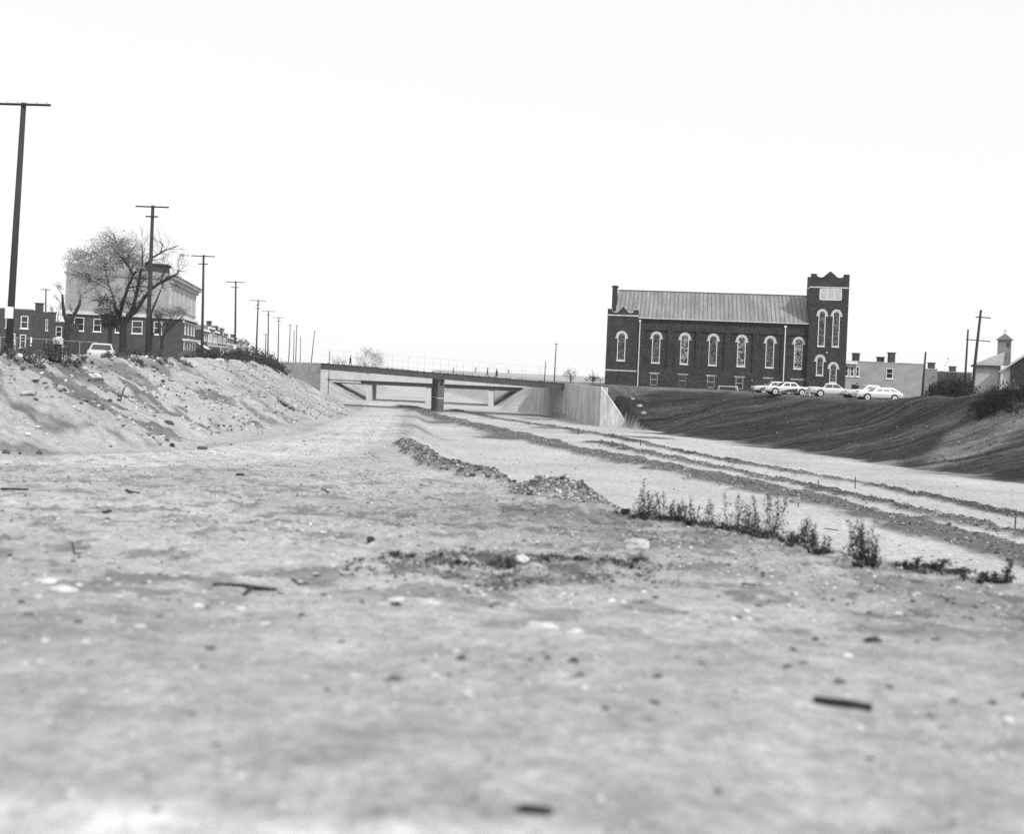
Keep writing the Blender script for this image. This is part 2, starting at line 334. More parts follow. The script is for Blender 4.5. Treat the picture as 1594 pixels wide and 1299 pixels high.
# ------------------------------------------------------------------ mesh builder
class MB:
    def __init__(s, off=None): s.v = []; s.f = []; s.mi = []; s.cur = 0; s.off = off
    def add(s, vs, fs):
        o = len(s.v); s.v += [tuple(q) for q in vs]
        for f in fs: s.f.append(tuple(i + o for i in f)); s.mi.append(s.cur)
        return s
    def box(s, x0, x1, y0, y1, z0, z1):
        return s.add([(x0, y0, z0), (x1, y0, z0), (x1, y1, z0), (x0, y1, z0), (x0, y0, z1), (x1, y0, z1), (x1, y1, z1), (x0, y1, z1)],
                     [(0, 3, 2, 1), (4, 5, 6, 7), (0, 1, 5, 4), (1, 2, 6, 5), (2, 3, 7, 6), (3, 0, 4, 7)])
    def prism(s, poly, y0, y1):
        """poly of (x, z), extruded along y"""
        n = len(poly)
        vs = [(x, y0, z) for x, z in poly] + [(x, y1, z) for x, z in poly]
        fs = [tuple(range(n)), tuple(range(2 * n - 1, n - 1, -1))] + [(i, i + n, (i + 1) % n + n, (i + 1) % n) for i in range(n)]
        return s.add(vs, fs)
    def plan(s, poly, z0, z1):
        """poly of (x, y) extruded up; z0/z1 numbers or lists"""
        n = len(poly)
        a = z0 if isinstance(z0, (list, tuple)) else [z0] * n
        b = z1 if isinstance(z1, (list, tuple)) else [z1] * n
        vs = [(x, y, a[i]) for i, (x, y) in enumerate(poly)] + [(x, y, b[i]) for i, (x, y) in enumerate(poly)]
        fs = [tuple(range(n - 1, -1, -1)), tuple(range(n, 2 * n))] + [(i, (i + 1) % n, (i + 1) % n + n, i + n) for i in range(n)]
        return s.add(vs, fs)
    def tube(s, pts, rad, n=8, cap=True):
        pts = [Vector(p) for p in pts]
        if not isinstance(rad, (list, tuple)): rad = [rad] * len(pts)
        o = len(s.v); ref = Vector((0.31, 0.17, 0.93))
        for i, p in enumerate(pts):
            t = (pts[min(i + 1, len(pts) - 1)] - pts[max(i - 1, 0)]).normalized()
            rf = ref if abs(t.dot(ref)) < 0.9 else Vector((1, 0, 0))
            a = t.cross(rf).normalized(); b = t.cross(a)
            for k in range(n):
                th = 2 * math.pi * k / n
                s.v.append(tuple(p + (a * math.cos(th) + b * math.sin(th)) * rad[i]))
        for i in range(len(pts) - 1):
            for k in range(n):
                s.f.append((o + i * n + k, o + i * n + (k + 1) % n, o + (i + 1) * n + (k + 1) % n, o + (i + 1) * n + k)); s.mi.append(s.cur)
        if cap:
            s.f.append(tuple(o + k for k in range(n - 1, -1, -1))); s.mi.append(s.cur)
            s.f.append(tuple(o + (len(pts) - 1) * n + k for k in range(n))); s.mi.append(s.cur)
        return s
    def loft(s, rings):
        o = len(s.v); n = len(rings[0])
        for r in rings: s.v += [tuple(q) for q in r]
        for i in range(len(rings) - 1):
            for k in range(n):
                s.f.append((o + i * n + k, o + i * n + (k + 1) % n, o + (i + 1) * n + (k + 1) % n, o + (i + 1) * n + k)); s.mi.append(s.cur)
        s.f.append(tuple(o + k for k in range(n - 1, -1, -1))); s.mi.append(s.cur)
        s.f.append(tuple(o + (len(rings) - 1) * n + k for k in range(n))); s.mi.append(s.cur)
        return s
    def disc(s, c, axis, r0, r1, th, n=16):
        """short cylinder / cone of thickness th about axis 'x','y' or 'z'"""
        c = Vector(c); ax = {'x': Vector((1, 0, 0)), 'y': Vector((0, 1, 0)), 'z': Vector((0, 0, 1))}[axis]
        return s.tube([c - ax * th / 2, c + ax * th / 2], [r0, r1], n)
    def build(s, name, m, parent=None, smooth=False):
        if s.off is not None: s.v = [(a - s.off[0], b - s.off[1], c - s.off[2]) for a, b, c in s.v]
        me = bpy.data.meshes.new(name); me.from_pydata(s.v, [], s.f)
        ms = m if isinstance(m, (list, tuple)) else [m]
        for q in ms: me.materials.append(q)
        if len(ms) > 1: me.polygons.foreach_set('material_index', s.mi)
        import bmesh
        bm = bmesh.new(); bm.from_mesh(me); bmesh.ops.recalc_face_normals(bm, faces=bm.faces); bm.to_mesh(me); bm.free()
        if smooth: me.polygons.foreach_set('use_smooth', [True] * len(me.polygons))
        return link(name, me, parent)
def link(name, me, parent=None, m=None):
    o = bpy.data.objects.new(name, me); C.objects.link(o)
    if m is not None: me.materials.append(m)
    if parent: o.parent = parent
    return o
def tag(o, label, cat, group=None):
    o['label'] = label; o['category'] = cat
    if group: o['group'] = group
    return o
def thing(name, label, cat, loc=(0, 0, 0), rz=0.0, group=None):
    o = bpy.data.objects.new(name, None); C.objects.link(o); o.empty_display_size = 0.3
    o.location = loc; o.rotation_euler = (0, 0, rz)
    return tag(o, label, cat, group)
def dup(root, loc, rz, label=None, group=None):
    def cp(o, p):
        c = o.copy(); C.objects.link(c); c.parent = p
        for ch in list(o.children): cp(ch, c)
        return c
    r = cp(root, None); r.location = loc; r.rotation_euler = (0, 0, rz)
    if label: r['label'] = label
    if group: r['group'] = group
    return r

# ------------------------------------------------------------------ ground sheet
def build_ground():
    front = np.linspace(-38, 38, 540)
    back = np.linspace(38, 322, 64)[1:-1]
    ang = np.radians(np.concatenate([front, back]))
    rad = np.concatenate([np.geomspace(0.8, 60, 520), np.arange(60.3, 165, 0.28), np.geomspace(165.5, 420, 90), np.geomspace(430, 3000, 36)])
    A, D = np.meshgrid(ang, rad)
    # along each front ray use depth, so rows lie square to the view
    X = (np.sin(A) * D).ravel(); Y = (np.cos(A) * D).ravel()
    Z, q = terrain(X, Y)
    na, nr = len(ang), len(rad)
    i = np.arange(nr - 1)[:, None] * na; j = np.arange(na)[None, :]; j2 = (j + 1) % na
    F = np.stack([i + j, i + j2, i + na + j2, i + na + j], -1).reshape(-1, 4)[:, ::-1]
    c = len(X)
    V = np.concatenate([np.stack([X, Y, Z], 1), [[0, 0, EYE - 1.3]]])
    # soil colours: what the earth itself is made of
    base = 0.415 + 0.16 * (fbm(X * 0.12, Y * 0.12, 5, 3) - 0.5)
    trk = [(-34, 23.5), (-16, 25.2), (-10.5, 29), (-8.4, 40), (-9.5, 65), (-13, 100), (-17.5, 150), (-24, 200)]
    dt = pl_dist(X, Y, trk) + 0.8 * (fbm(X * 0.4, Y * 0.4, 101, 2) - 0.5)
    on = sst(3.4, 1.8, dt); base = base + 0.10 * on
    base = base - 0.10 * (np.exp(-((dt - 0.9) / 0.22) ** 2) + np.exp(-((dt - 2.0) / 0.22) ** 2)) * sst(0.3, 0.6, fbm(X * 0.25, Y * 0.25, 103, 3)) * on
    base = base - 0.10 * np.exp(-((dt - 3.3) / 0.5) ** 2) * sst(0.4, 0.65, fbm(X * 0.5, Y * 0.5, 104, 3)) * sst(22, 26, Y)
    lipd = np.exp(-((q['sdm'] + 1.4) / 1.7) ** 2) * sst(26, 19, Y) * (Y > 5)
    base = base - 0.17 * lipd * sst(0.34, 0.60, fbm(X * 1.3, Y * 1.0, 105, 4))
    flt = q['fw'] * sst(0.5, 4, q['sdm']); base = base + 0.06 * flt
    tone = base.copy()
    wl = q['wl'] * sst(-0.6, 0.8, q['sdl'])
    patch = fbm(X * 0.45, Y * 0.45, 91, 4)
    tone = tone * (1 - wl) + wl * (0.41 - 0.24 * sst(0.50, 0.60, patch) * (0.35 + 0.65 * sst(110, 60, Y)))
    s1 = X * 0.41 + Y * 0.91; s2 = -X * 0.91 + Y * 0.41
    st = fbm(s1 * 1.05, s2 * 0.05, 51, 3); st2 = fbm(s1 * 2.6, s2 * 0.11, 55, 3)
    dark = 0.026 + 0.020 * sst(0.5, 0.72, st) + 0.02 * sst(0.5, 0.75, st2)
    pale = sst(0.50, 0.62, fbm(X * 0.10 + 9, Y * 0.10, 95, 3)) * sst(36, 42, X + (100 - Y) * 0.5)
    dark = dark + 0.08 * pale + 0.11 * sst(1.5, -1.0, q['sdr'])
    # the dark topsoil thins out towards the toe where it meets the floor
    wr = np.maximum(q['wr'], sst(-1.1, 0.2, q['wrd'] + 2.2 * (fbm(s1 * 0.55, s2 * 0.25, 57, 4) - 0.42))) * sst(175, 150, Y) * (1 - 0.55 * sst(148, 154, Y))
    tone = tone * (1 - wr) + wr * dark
    tr = [(27.5, 57), (23.0, 70), (17.5, 84), (9.4, 104), (0, 130), (-10, 158)]
    for g, v in ((q['gA'], 0.14), (q['gB'], 0.08), (q['gC'], 0.07), (q['gD'], 0.14), (q['gP'], 0.18)):
        tone = tone * (1 - g) + g * v
    gm = q['gM'] * sst(0.28, 0.52, fbm(X * 3.2, Y * 2.0, 96, 4))
    tone = tone * (1 - 0.85 * gm) + 0.85 * gm * 0.085
    for px, py, hw, hd, v in DARK_PATCH:
        r = np.hypot((X - px) / hw, (Y - py) / hd) + (fbm(X * 0.3, Y * 0.3, 97, 3) - 0.5) * 1.1
        g = sst(1.0, 0.5, r); tone = tone * (1 - g) + g * v
    damp = sst(0.56, 0.64, fbm(X * 2.6, Y * 2.0, 99, 5)) * sst(48, 16, Y) * sst(4.5, 9, Y) * q['fw']
    tone = tone * (1 - 0.42 * damp) - 0.05 * sst(1.0, 5.0, X) * sst(14, 8, Y)
    ps = sst(0.12, -0.12, Y - (3.22 - 0.06 * (X + 1.5)) - 0.25 * (fbm(X * 2.2, Y * 2.2, 98, 3) - 0.5)) * sst(0.9, -0.2, X)
    tone = tone * (1 - ps) + ps * 0.64
    tone = np.concatenate([tone, [0.4]])
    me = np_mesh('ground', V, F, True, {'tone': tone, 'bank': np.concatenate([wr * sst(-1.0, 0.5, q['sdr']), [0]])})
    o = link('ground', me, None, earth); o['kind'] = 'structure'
    return o
def gp(px, py, d): p = at(px, py, d); return p.x, p.y
DARK_PATCH = [(*floor_pt(700, 658).xy, 5.0, 5.5, 0.16), (*floor_pt(655, 667).xy, 3.4, 3.5, 0.2), (*floor_pt(795, 680).xy, 4.2, 5.5, 0.15),
              (*floor_pt(905, 672).xy, 3.0, 4.5, 0.14), (*floor_pt(860, 664).xy, 3.0, 5, 0.2), (*floor_pt(640, 648).xy, 3, 5, 0.25),
              (*floor_pt(1010, 682).xy, 5.0, 2.5, 0.15), (*floor_pt(830, 652).xy, 3.5, 4, 0.24)]
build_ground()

# ------------------------------------------------------------------ church
def arch(cx, z0, z1, wd, n=10):
    r = wd / 2; zs = z1 - r
    return [(cx - r, z0), (cx + r, z0)] + [(cx + r * math.cos(math.pi * k / n), zs + r * math.sin(math.pi * k / n)) for k in range(n + 1)]
def ring(mb, outer, inner, y0, y1):
    n = len(outer)
    vs = [(x, y0, z) for x, z in outer] + [(x, y0, z) for x, z in inner] + [(x, y1, z) for x, z in outer] + [(x, y1, z) for x, z in inner]
    fs = []
    for i in range(n):
        j = (i + 1) % n
        fs += [(i, j, n + j, n + i), (2 * n + i, 3 * n + i, 3 * n + j, 2 * n + j), (i, 2 * n + i, 2 * n + j, j), (n + i, n + j, 3 * n + j, 3 * n + i)]
    return mb.add(vs, fs)
def arched_window(parent, cx, z0, z1, wd, yw, glass, rails=3):
    """window in a wall whose outer face is y = yw (outside is -y)"""
    fr = MB(); ring(fr, arch(cx, z0, z1, wd), arch(cx, z0 + 0.09, z1 - 0.09, wd - 0.18), yw - 0.05, yw + 0.02)
    f = fr.build('window', white_paint, parent)
    p = MB(); ins = arch(cx, z0 + 0.09, z1 - 0.09, wd - 0.18); p.prism(ins, yw - 0.012, yw + 0.015); p.build('pane', glass, f)
    for k in range(1, rails + 1):
        z = z0 + (z1 - wd / 2 - z0) * k / rails
        MB().box(cx - wd / 2 + 0.09, cx + wd / 2 - 0.09, yw - 0.04, yw - 0.014, z - 0.025, z + 0.025).build('glazing_bar', iron, f)
    # hood: a stone arch over the head with short turned-out feet
    n = 12; r0, r1 = wd / 2 + 0.015, wd / 2 + 0.24; zs = z1 - wd / 2; h = MB()
    o = [(cx + r1 * math.cos(math.pi * k / n), zs + r1 * math.sin(math.pi * k / n)) for k in range(n + 1)]
    i_ = [(cx + r0 * math.cos(math.pi * k / n), zs + r0 * math.sin(math.pi * k / n)) for k in range(n + 1)]
    o = [(cx + r1 + 0.13, zs - 0.28)] + o + [(cx - r1 - 0.13, zs - 0.28)]
    i_ = [(cx + r0, zs - 0.28)] + i_ + [(cx - r0, zs - 0.28)]
    for k in range(len(o) - 1):
        q = [o[k], o[k + 1], i_[k + 1], i_[k]]
        h.add([(x, yw - 0.07, z) for x, z in q] + [(x, yw + 0.01, z) for x, z in q], [(0, 1, 2, 3), (7, 6, 5, 4), (0, 4, 5, 1), (2, 6, 7, 3)] + ([(3, 7, 4, 0)] if k == 0 else []) + ([(1, 5, 6, 2)] if k == len(o) - 2 else []))
    h.build('hood_mould', stone_trim, f)
    MB().box(cx - wd / 2 - 0.06, cx + wd / 2 + 0.06, yw - 0.12, yw + 0.01, z0 - 0.14, z0 - 0.003).build('sill', stone_trim, f)
    return f

S = 150.0 / FPX
CTH = R(9.0); CPL = Vector((145 / FPX * 152.5, 152.5))
ch = thing('church', 'dark brick church with square battlemented tower and pale seamed metal roof', 'church', (CPL.x, CPL.y, EYE - 19.2 * S), -CTH)
def cx_(a): return (a / FPX * CPL.y - CPL.x) / (math.cos(CTH) + a / FPX * math.sin(CTH))
def cw(x, y=0.0): return CPL + Vector((x * math.cos(CTH) + y * math.sin(CTH), -x * math.sin(CTH) + y * math.cos(CTH)))
def cz_(b): return (b + 19.2) * S
YN = 0.55                      # face of the nave piers; turret and tower stand forward of it at y = 0
GR = -0.6                      # foundations go below the ground
NL, NR, EAVE, RIDGE = cx_(193), cx_(459), cz_(90), cz_(137.5)
wl_ = MB()
wl_.box(NL - 0.6, NR + 0.6, YN + 0.22, 13.0, GR, EAVE - 0.02)
wl_.box(NL - 0.4, NR + 0.4, YN, YN + 0.25, cz_(71), EAVE - 0.05)
wl_.box(NL - 0.4, NR + 0.4, YN, YN + 0.25, GR, cz_(10))
cent = [222.3 + 44.55 * i for i in range(6)]
edges = [193] + [cent[0] - 18]
for i in range(7):
    a0 = 193 - 5 if i == 0 else cent[i - 1] + 17.8
    a1 = 459 + 5 if i == 6 else cent[i] - 17.8
    wl_.box(cx_(a0), cx_(a1), YN + 0.002, YN + 0.25, cz_(10), cz_(71))
wl_.build('nave_wall', brick, ch)
g1 = MB(); g1.add([(NL - 0.9, 0.9, EAVE - 0.1), (NL - 0.9, 13.0, EAVE - 0.1), (NL - 0.9, 6.95, RIDGE - 0.08), (NL - 0.6, 0.9, EAVE - 0.1), (NL - 0.6, 13.0, EAVE - 0.1), (NL - 0.6, 6.95, RIDGE - 0.08)],
   [(0, 1, 2), (5, 4, 3), (0, 3, 4, 1), (1, 4, 5, 2), (2, 5, 3, 0)]); g1.build('gable_wall', brick, ch)
# roof: one slab each side of the ridge, with standing seams
RL, RRt = cx_(156), cx_(463)
rf = MB(); y0r, y1r, yr = 0.25, 13.6, 6.95
rf.prism([(y0r, EAVE), (yr, RIDGE), (y1r, EAVE), (y1r, EAVE - 0.16), (yr, RIDGE - 0.16), (y0r, EAVE - 0.16)], RL, RRt)
rf.v = [(y, x, z) for x, y, z in rf.v]
roof = rf.build('roof', roof_tin, ch)
nse = 46
for i in range(nse + 1):
    x = RL + (RRt - RL) * i / nse
    sm = MB()
    d = Vector((0, yr - y0r, RIDGE - EAVE)).normalized(); nn = Vector((0, -d.z, d.y)) * 0.07
    p0, p1 = Vector((x, y0r, EAVE)), Vector((x, yr - 0.02, RIDGE))
    hw = Vector((0.030, 0, 0))
    sm.add([p0 - hw, p0 + hw, p1 + hw, p1 - hw, p0 - hw + nn, p0 + hw + nn, p1 + hw + nn, p1 - hw + nn],
           [(0, 3, 2, 1), (4, 5, 6, 7), (0, 1, 5, 4), (1, 2, 6, 5), (2, 3, 7, 6), (3, 0, 4, 7)])
    sm.build('standing_seam', roof_seam, roof)
MB().box(RL, RRt, yr - 0.12, yr + 0.12, RIDGE + 0.01, RIDGE + 0.11).build('ridge_cap', roof_seam, roof)
MB().box(NL, NR, 0.08, 0.246, EAVE - 0.14, EAVE - 0.01).build('gutter', stone_trim, ch)
MB().box(cx_(148.5), cx_(156.5), 3.0, 3.9, EAVE - 3, cz_(139)).box(cx_(147.5), cx_(157.5), 2.9, 4.0, cz_(139), cz_(141.5)).build('chimney', brick, ch)
# battlement outline
def battlement(x0, x1, zb, zc, zd, zp, m=0.15):
    wd = x1 - x0; c = (x0 + x1) / 2; k = wd * m
    pts = [(x0, zb), (x1, zb), (x1, zc), (x1 - k, zc)]
    for t in np.linspace(0, 1, 7):
        xx = x1 - k - t * (wd / 2 - k - wd * 0.14); pts.append((xx, zd + (zc - zd) * 0.45 * (2 * t - 1) ** 2))
    pts += [(c + wd * 0.14, zd + (zp - zd) * 0.35), (c + wd * 0.10, zd + (zp - zd) * 0.5), (c, zp), (c - wd * 0.10, zd + (zp - zd) * 0.5), (c - wd * 0.14, zd + (zp - zd) * 0.35)]
    for t in np.linspace(1, 0, 7):
        xx = x0 + k + t * (wd / 2 - k - wd * 0.14); pts.append((xx, zd + (zc - zd) * 0.45 * (2 * t - 1) ** 2))
    return pts + [(x0 + k, zc), (x0, zc)]
def cap_of(mb, pts, y0, y1, t=0.09):
    top = pts[2:]
    for (xa, za), (xb, zb) in zip(top[:-1], top[1:]):
        if abs(xa - xb) < 0.01: continue
        q = [(xa, za + 0.002), (xb, zb + 0.002), (xb, zb + t), (xa, za + t)]
        mb.prism(q, y0 - 0.06, y1 + 0.06)
    return mb
# left turret
tx0, tx1 = cx_(145), cx_(193)
tu = MB(); tu.box(tx0, tx1, 0, 4.4, GR, cz_(91)); tur = tu.build('turret', brick, ch)
bp = battlement(tx0, tx1, cz_(93), cz_(101.5), cz_(96), cz_(106))
MB().prism(bp, 0.02, 0.35).build('parapet', brick, tur)
cap_of(MB(), bp, 0.02, 0.35).build('coping', stone_trim, tur)
MB().box(tx0 + 0.02, tx0 + 0.35, 0.36, 4.38, cz_(93), cz_(99)).build('side_parapet', brick, tur)
MB().box(tx1 - 0.35, tx1 - 0.02, 0.36, 4.38, cz_(93), cz_(99)).build('side_parapet', brick, tur)
MB().box(tx0 - 0.07, tx1 + 0.07, -0.07, 4.42, cz_(91), cz_(93)).build('string_course', stone_trim, tur)
MB().box(tx0 - 0.05, tx1 + 0.05, -0.06, 0.0, cz_(4), cz_(5.8)).build('water_table', stone_trim, tur)
arched_window(tur, cx_(168.5), cz_(20.6), cz_(65), 12.6 * S, 0.0, glass_dark, 4)
MB().box(cx_(165), cx_(172), -0.03, 0.02, cz_(-13), cz_(-7)).build('vent', dark_glass, tur)
# tower
tx0, tx1 = cx_(459), cx_(519)
tw = MB().box(tx0, tx1, 0, 4.7, GR, cz_(145)).build('tower', brick, ch)
bp = battlement(tx0, tx1, cz_(147), cz_(166), cz_(160.5), cz_(170.5))
MB().prism(bp, 0.02, 0.40).build('parapet', brick, tw)
cap_of(MB(), bp, 0.02, 0.40, 0.06).build('coping', brick_mid, tw)
MB().prism(bp, 4.3, 4.68).build('parapet', brick, tw)
MB().box(tx0 + 0.02, tx0 + 0.4, 0.42, 4.28, cz_(147), cz_(160)).build('parapet', brick, tw)
MB().box(tx1 - 0.4, tx1 - 0.02, 0.42, 4.28, cz_(147), cz_(160)).build('parapet', brick, tw)
MB().box(tx0 - 0.08, tx1 + 0.08, -0.08, 4.78, cz_(145), cz_(147)).build('string_course', stone_trim, tw)
for a, b0, b1 in ((478.8, 55.5, 110), (501, 55.5, 110), (478.5, 10.5, 40), (499.6, 0.3, 29.5)):
    arched_window(tw, cx_(a), cz_(b0), cz_(b1), 10.4 * S, 0.0, glass_dark, 5 if b1 > 60 else 3)
lv = MB().box(cx_(474), cx_(507), -0.05, 0.0, cz_(126.5), cz_(127.6)).box(cx_(474), cx_(507), -0.06, 0.0, cz_(143), cz_(144.2))
for k in range(4):
    x = cx_(474 + 11 * k); lv.box(x - 0.06, x + 0.06, -0.05, 0.0, cz_(127.6), cz_(143))
lvo = lv.build('belfry_opening', white_paint, tw)
for k in range(3):
    for j in range(9):
        z0 = cz_(127.8) + j * (cz_(143) - cz_(127.8)) / 9
        sl = MB(); xa, xb = cx_(474 + 11 * k) + 0.07, cx_(474 + 11 * (k + 1)) - 0.07
        sl.add([(xa, -0.04, z0), (xb, -0.04, z0), (xb, -0.005, z0 + 0.12), (xa, -0.005, z0 + 0.12), (xa, -0.04, z0 + 0.02), (xb, -0.04, z0 + 0.02), (xb, -0.003, z0 + 0.13), (xa, -0.003, z0 + 0.13)],
               [(0, 1, 5, 4), (4, 5, 6, 7), (0, 4, 7, 3), (1, 2, 6, 5), (0, 3, 2, 1)])
        sl.build('louvre', concrete_pale, lvo)
MB().disc((cx_(488.5), -0.03, cz_(46)), 'y', 0.10, 0.10, 0.06, 10).build('white_disc', white_paint, tw)  # small white disc on the tower face
# nave windows
for i, a in enumerate(cent):
    arched_window(ch, cx_(a), cz_(19.3), cz_(66.5), 12.6 * S, YN + 0.22, glass_pale if i in (1, 3, 5) else glass_dark, 6)
    wd = 11.5 * S if i < 5 else 17 * S
    f = MB(); x = cx_(a) + (-0.1 if i < 5 else 0.0); zt, zb = cz_(2.0), cz_(-16)
    ring(f, [(x - wd / 2, zb), (x + wd / 2, zb), (x + wd / 2, zt), (x - wd / 2, zt)], [(x - wd / 2 + 0.09, zb + 0.09), (x + wd / 2 - 0.09, zb + 0.09), (x + wd / 2 - 0.09, zt - 0.09), (x - wd / 2 + 0.09, zt - 0.09)], YN - 0.05, YN + 0.01)
    fo = f.build('basement_window', concrete_dark if i in (1, 4, 5) else concrete, ch)
    MB().box(x - wd / 2 + 0.09, x + wd / 2 - 0.09, YN - 0.015, YN - 0.004, zb + 0.09, zt - 0.09).build('pane', dark_glass, fo)
    MB().box(x - wd / 2 + 0.09, x + wd / 2 - 0.09, YN - 0.045, YN - 0.017, (zb + zt) / 2 - 0.05, (zb + zt) / 2 + 0.05).build('meeting_rail', concrete, fo)
    MB().box(x - wd / 2 - 0.22, x + wd / 2 + 0.22, YN - 0.10, YN, zt + 0.004, zt + 0.18).build('lintel', concrete, fo)
for a, b1, lean in ((195.8, 83, 0.0), (423, 82, 0.0)):
    x = cx_(a)
    dp = MB().tube([(x, YN - 0.12, cz_(b1)), (x, YN - 0.12, -0.1)], 0.075, 8).build('downpipe', white_paint, ch)
    MB().box(x - 0.16, x + 0.16, YN - 0.28, YN - 0.005, cz_(b1), cz_(b1) + 0.28).build('rain_head', white_paint, dp)

# railing of the area in front of the basement
def railing(p0, p1, n, label):
    p0, p1 = Vector(p0), Vector(p1); o = thing('area_railing', label, 'railing', p0)
    for k in range(n + 1):
        q = p0.lerp(p1, k / n); g = gz(q.x, q.y)
        MB(p0).tube([(q.x, q.y, g - 0.2), (q.x, q.y, p0.z + 1.0)], 0.035, 6).build('post', iron, o)
    for h in (0.45, 0.95):
        MB(p0).tube([p0 + Vector((0, -0.05, h)), p1 + Vector((0, -0.05, h))], 0.04, 6).build('rail', iron, o)
zc = EYE - 1.5
zc = EYE - 1.66
_a, _b = cw(cx_(200), -1.6), cw(cx_(318), -1.6)
railing((_a.x, _a.y, zc), (_b.x, _b.y, zc), 9, 'dark pipe railing along the foot of the church wall')

# ------------------------------------------------------------------ bridges
BL, BR = at(500, 566, 167), at(879, 597.5, 160)
bu = Vector((BR.x - BL.x, BR.y - BL.y, 0)).normalized(); bw_ = Vector((-0.18, 0.984, 0)).normalized()   # along the deck, along the cut
def bpt(t, back=0.0, dz=0.0):
    p = BL.lerp(BR, t) + bw_ * back; return Vector((p.x, p.y, p.z + dz))
PT = 0.507
pb = bpt(PT); pb.z = gz(pb.x, pb.y)
br = thing('road_bridge', 'two span road bridge with dark steel girders and concrete abutments', 'bridge', pb)
def slab(mb, t0, t1, b0, b1, z0, z1):
    q = [bpt(t0, b0), bpt(t1, b0), bpt(t1, b1), bpt(t0, b1)]
    return mb.add([(p.x, p.y, p.z + z0) for p in q] + [(p.x, p.y, p.z + z1) for p in q], [(0, 3, 2, 1), (4, 5, 6, 7), (0, 1, 5, 4), (1, 2, 6, 5), (2, 3, 7, 6), (3, 0, 4, 7)])
WB = 11.0
slab(MB(pb), -0.02, 1.02, 0.16, WB - 0.16, -0.45, -0.22).build('deck', concrete, br)
for k, b in enumerate((0.0, 3.4, 7.2, WB - 0.25)):
    for (t0, t1) in ((0.0, PT - 0.0016), (PT + 0.0016, 1.0)):
        o = slab(MB(pb), t0, t1, b, b + 0.14 if k else b + 0.12, -0.85, 0.0 if k in (0, 3) else -0.46).build('girder', steel_dark, br)
        if k == 0:
            slab(MB(pb), t0, t1, -0.14, 0.0, -0.90, -0.855).build('flange', steel_dark, o)
            slab(MB(pb), t0, t1, -0.12, 0.0, 0.004, 0.05).build('flange', steel_dark, o)
# pier: two shafts under a cross head, a step in each
for b in (0.2, 3.9, 7.6):
    p = bpt(PT, b); zt = p.z - 0.92; g = gz(p.x, p.y)
    cs = MB(pb)
    def sh(mb, hw, z0, z1, p=p): 
        q = [p - bu * hw, p + bu * hw, p + bu * hw + bw_ * 1.2, p - bu * hw + bw_ * 1.2]
        return mb.plan([(v.x, v.y) for v in q], z0, z1)
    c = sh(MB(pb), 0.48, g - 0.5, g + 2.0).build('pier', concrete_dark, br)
    sh(MB(pb), 0.53, g + 2.003, g + 2.15).build('pier_band', concrete_pale, c)
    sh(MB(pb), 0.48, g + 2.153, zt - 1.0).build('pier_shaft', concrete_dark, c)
    for sg in (-1, 1):
        q0 = p + bu * (0.32 * sg)
        q = [q0 - bu * 0.16, q0 + bu * 0.16, q0 + bu * 0.16 + bw_ * 1.2, q0 - bu * 0.16 + bw_ * 1.2]
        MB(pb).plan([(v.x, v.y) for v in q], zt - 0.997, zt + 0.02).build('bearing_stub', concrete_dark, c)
# fence posts and rails on the deck
for side, b in ((0, 0.22), (1, WB - 0.3)):
    for k in range(15):
        p = bpt((k + 0.5) / 15, b)
        po = MB(pb).tube([(p.x, p.y, p.z - 0.3), (p.x, p.y, p.z + 2.25)], 0.016, 5).build('fence_post', galv, br)
        MB(pb).box(p.x - 0.09, p.x + 0.09, p.y - 0.09, p.y + 0.09, p.z - 0.22, p.z + 0.16).build('post_foot', iron, po)
    for h in (0.5, 1.35, 2.22):
        MB(pb).tube([bpt(0.0, b, h), bpt(1.0, b, h)], 0.005, 4).build('fence_rail', galv, br)
# right abutment: wall along the cut, then a wing that falls to the ground
W0 = bpt(1.0, 22.0); W1 = bpt(1.0, 0.0); W2 = at(936, 598, 139); W3 = at(977, 664, 137.0)
ztop = BR.z + 0.02
def wall(mb, a, b, th, za, zb, base):
    dr = Vector((b.x - a.x, b.y - a.y, 0)).normalized(); nr = Vector((-dr.y, dr.x, 0)) * th
    q = [a, b, b + nr, a + nr]
    return mb.plan([(v.x, v.y) for v in q], base, [za, zb, zb, za])
base = EYE - 8.2
board = mat('board_marked_concrete', 0.45, 0.9, 0.5, 1.6, 0.1, stretch=(1, 1, 0.10), fine=(5, 0.2))
ab = wall(MB(pb), W0, W1, 1.2, ztop - 0.95, ztop - 0.95, base).build('abutment', board, br)
wall(MB(pb), W0 + Vector((0.6, 0.1, 0)), W1 + Vector((0.6, 0.1, 0)), 0.55, ztop - 0.1, ztop - 0.1, ztop - 0.96).build('back_wall', concrete, ab)
n_pan = 4
for k in range(n_pan):
    a, b = W1.lerp(W2, k / n_pan), W1.lerp(W2, (k + 1) / n_pan); g = (b - a).normalized() * 0.012
    wall(MB(pb), a + g * (k == 0) * 2, b - g, 0.9, ztop - 0.01 * k, ztop - 0.01 * k - 0.005, base).build('retaining_panel', board, br)
z3 = EYE - 6.35
wing = wall(MB(pb), W2, W3, 0.38, ztop + 0.05, z3, base).build('wing_wall', concrete_w := mat('sunlit_board_concrete', 0.56, 0.9, 0.38, 1.3, 0.1, stretch=(1, 1, 0.2), fine=(6, 0.15)), br)  # wing paler than the wall: its sunlit facing is put into the colour
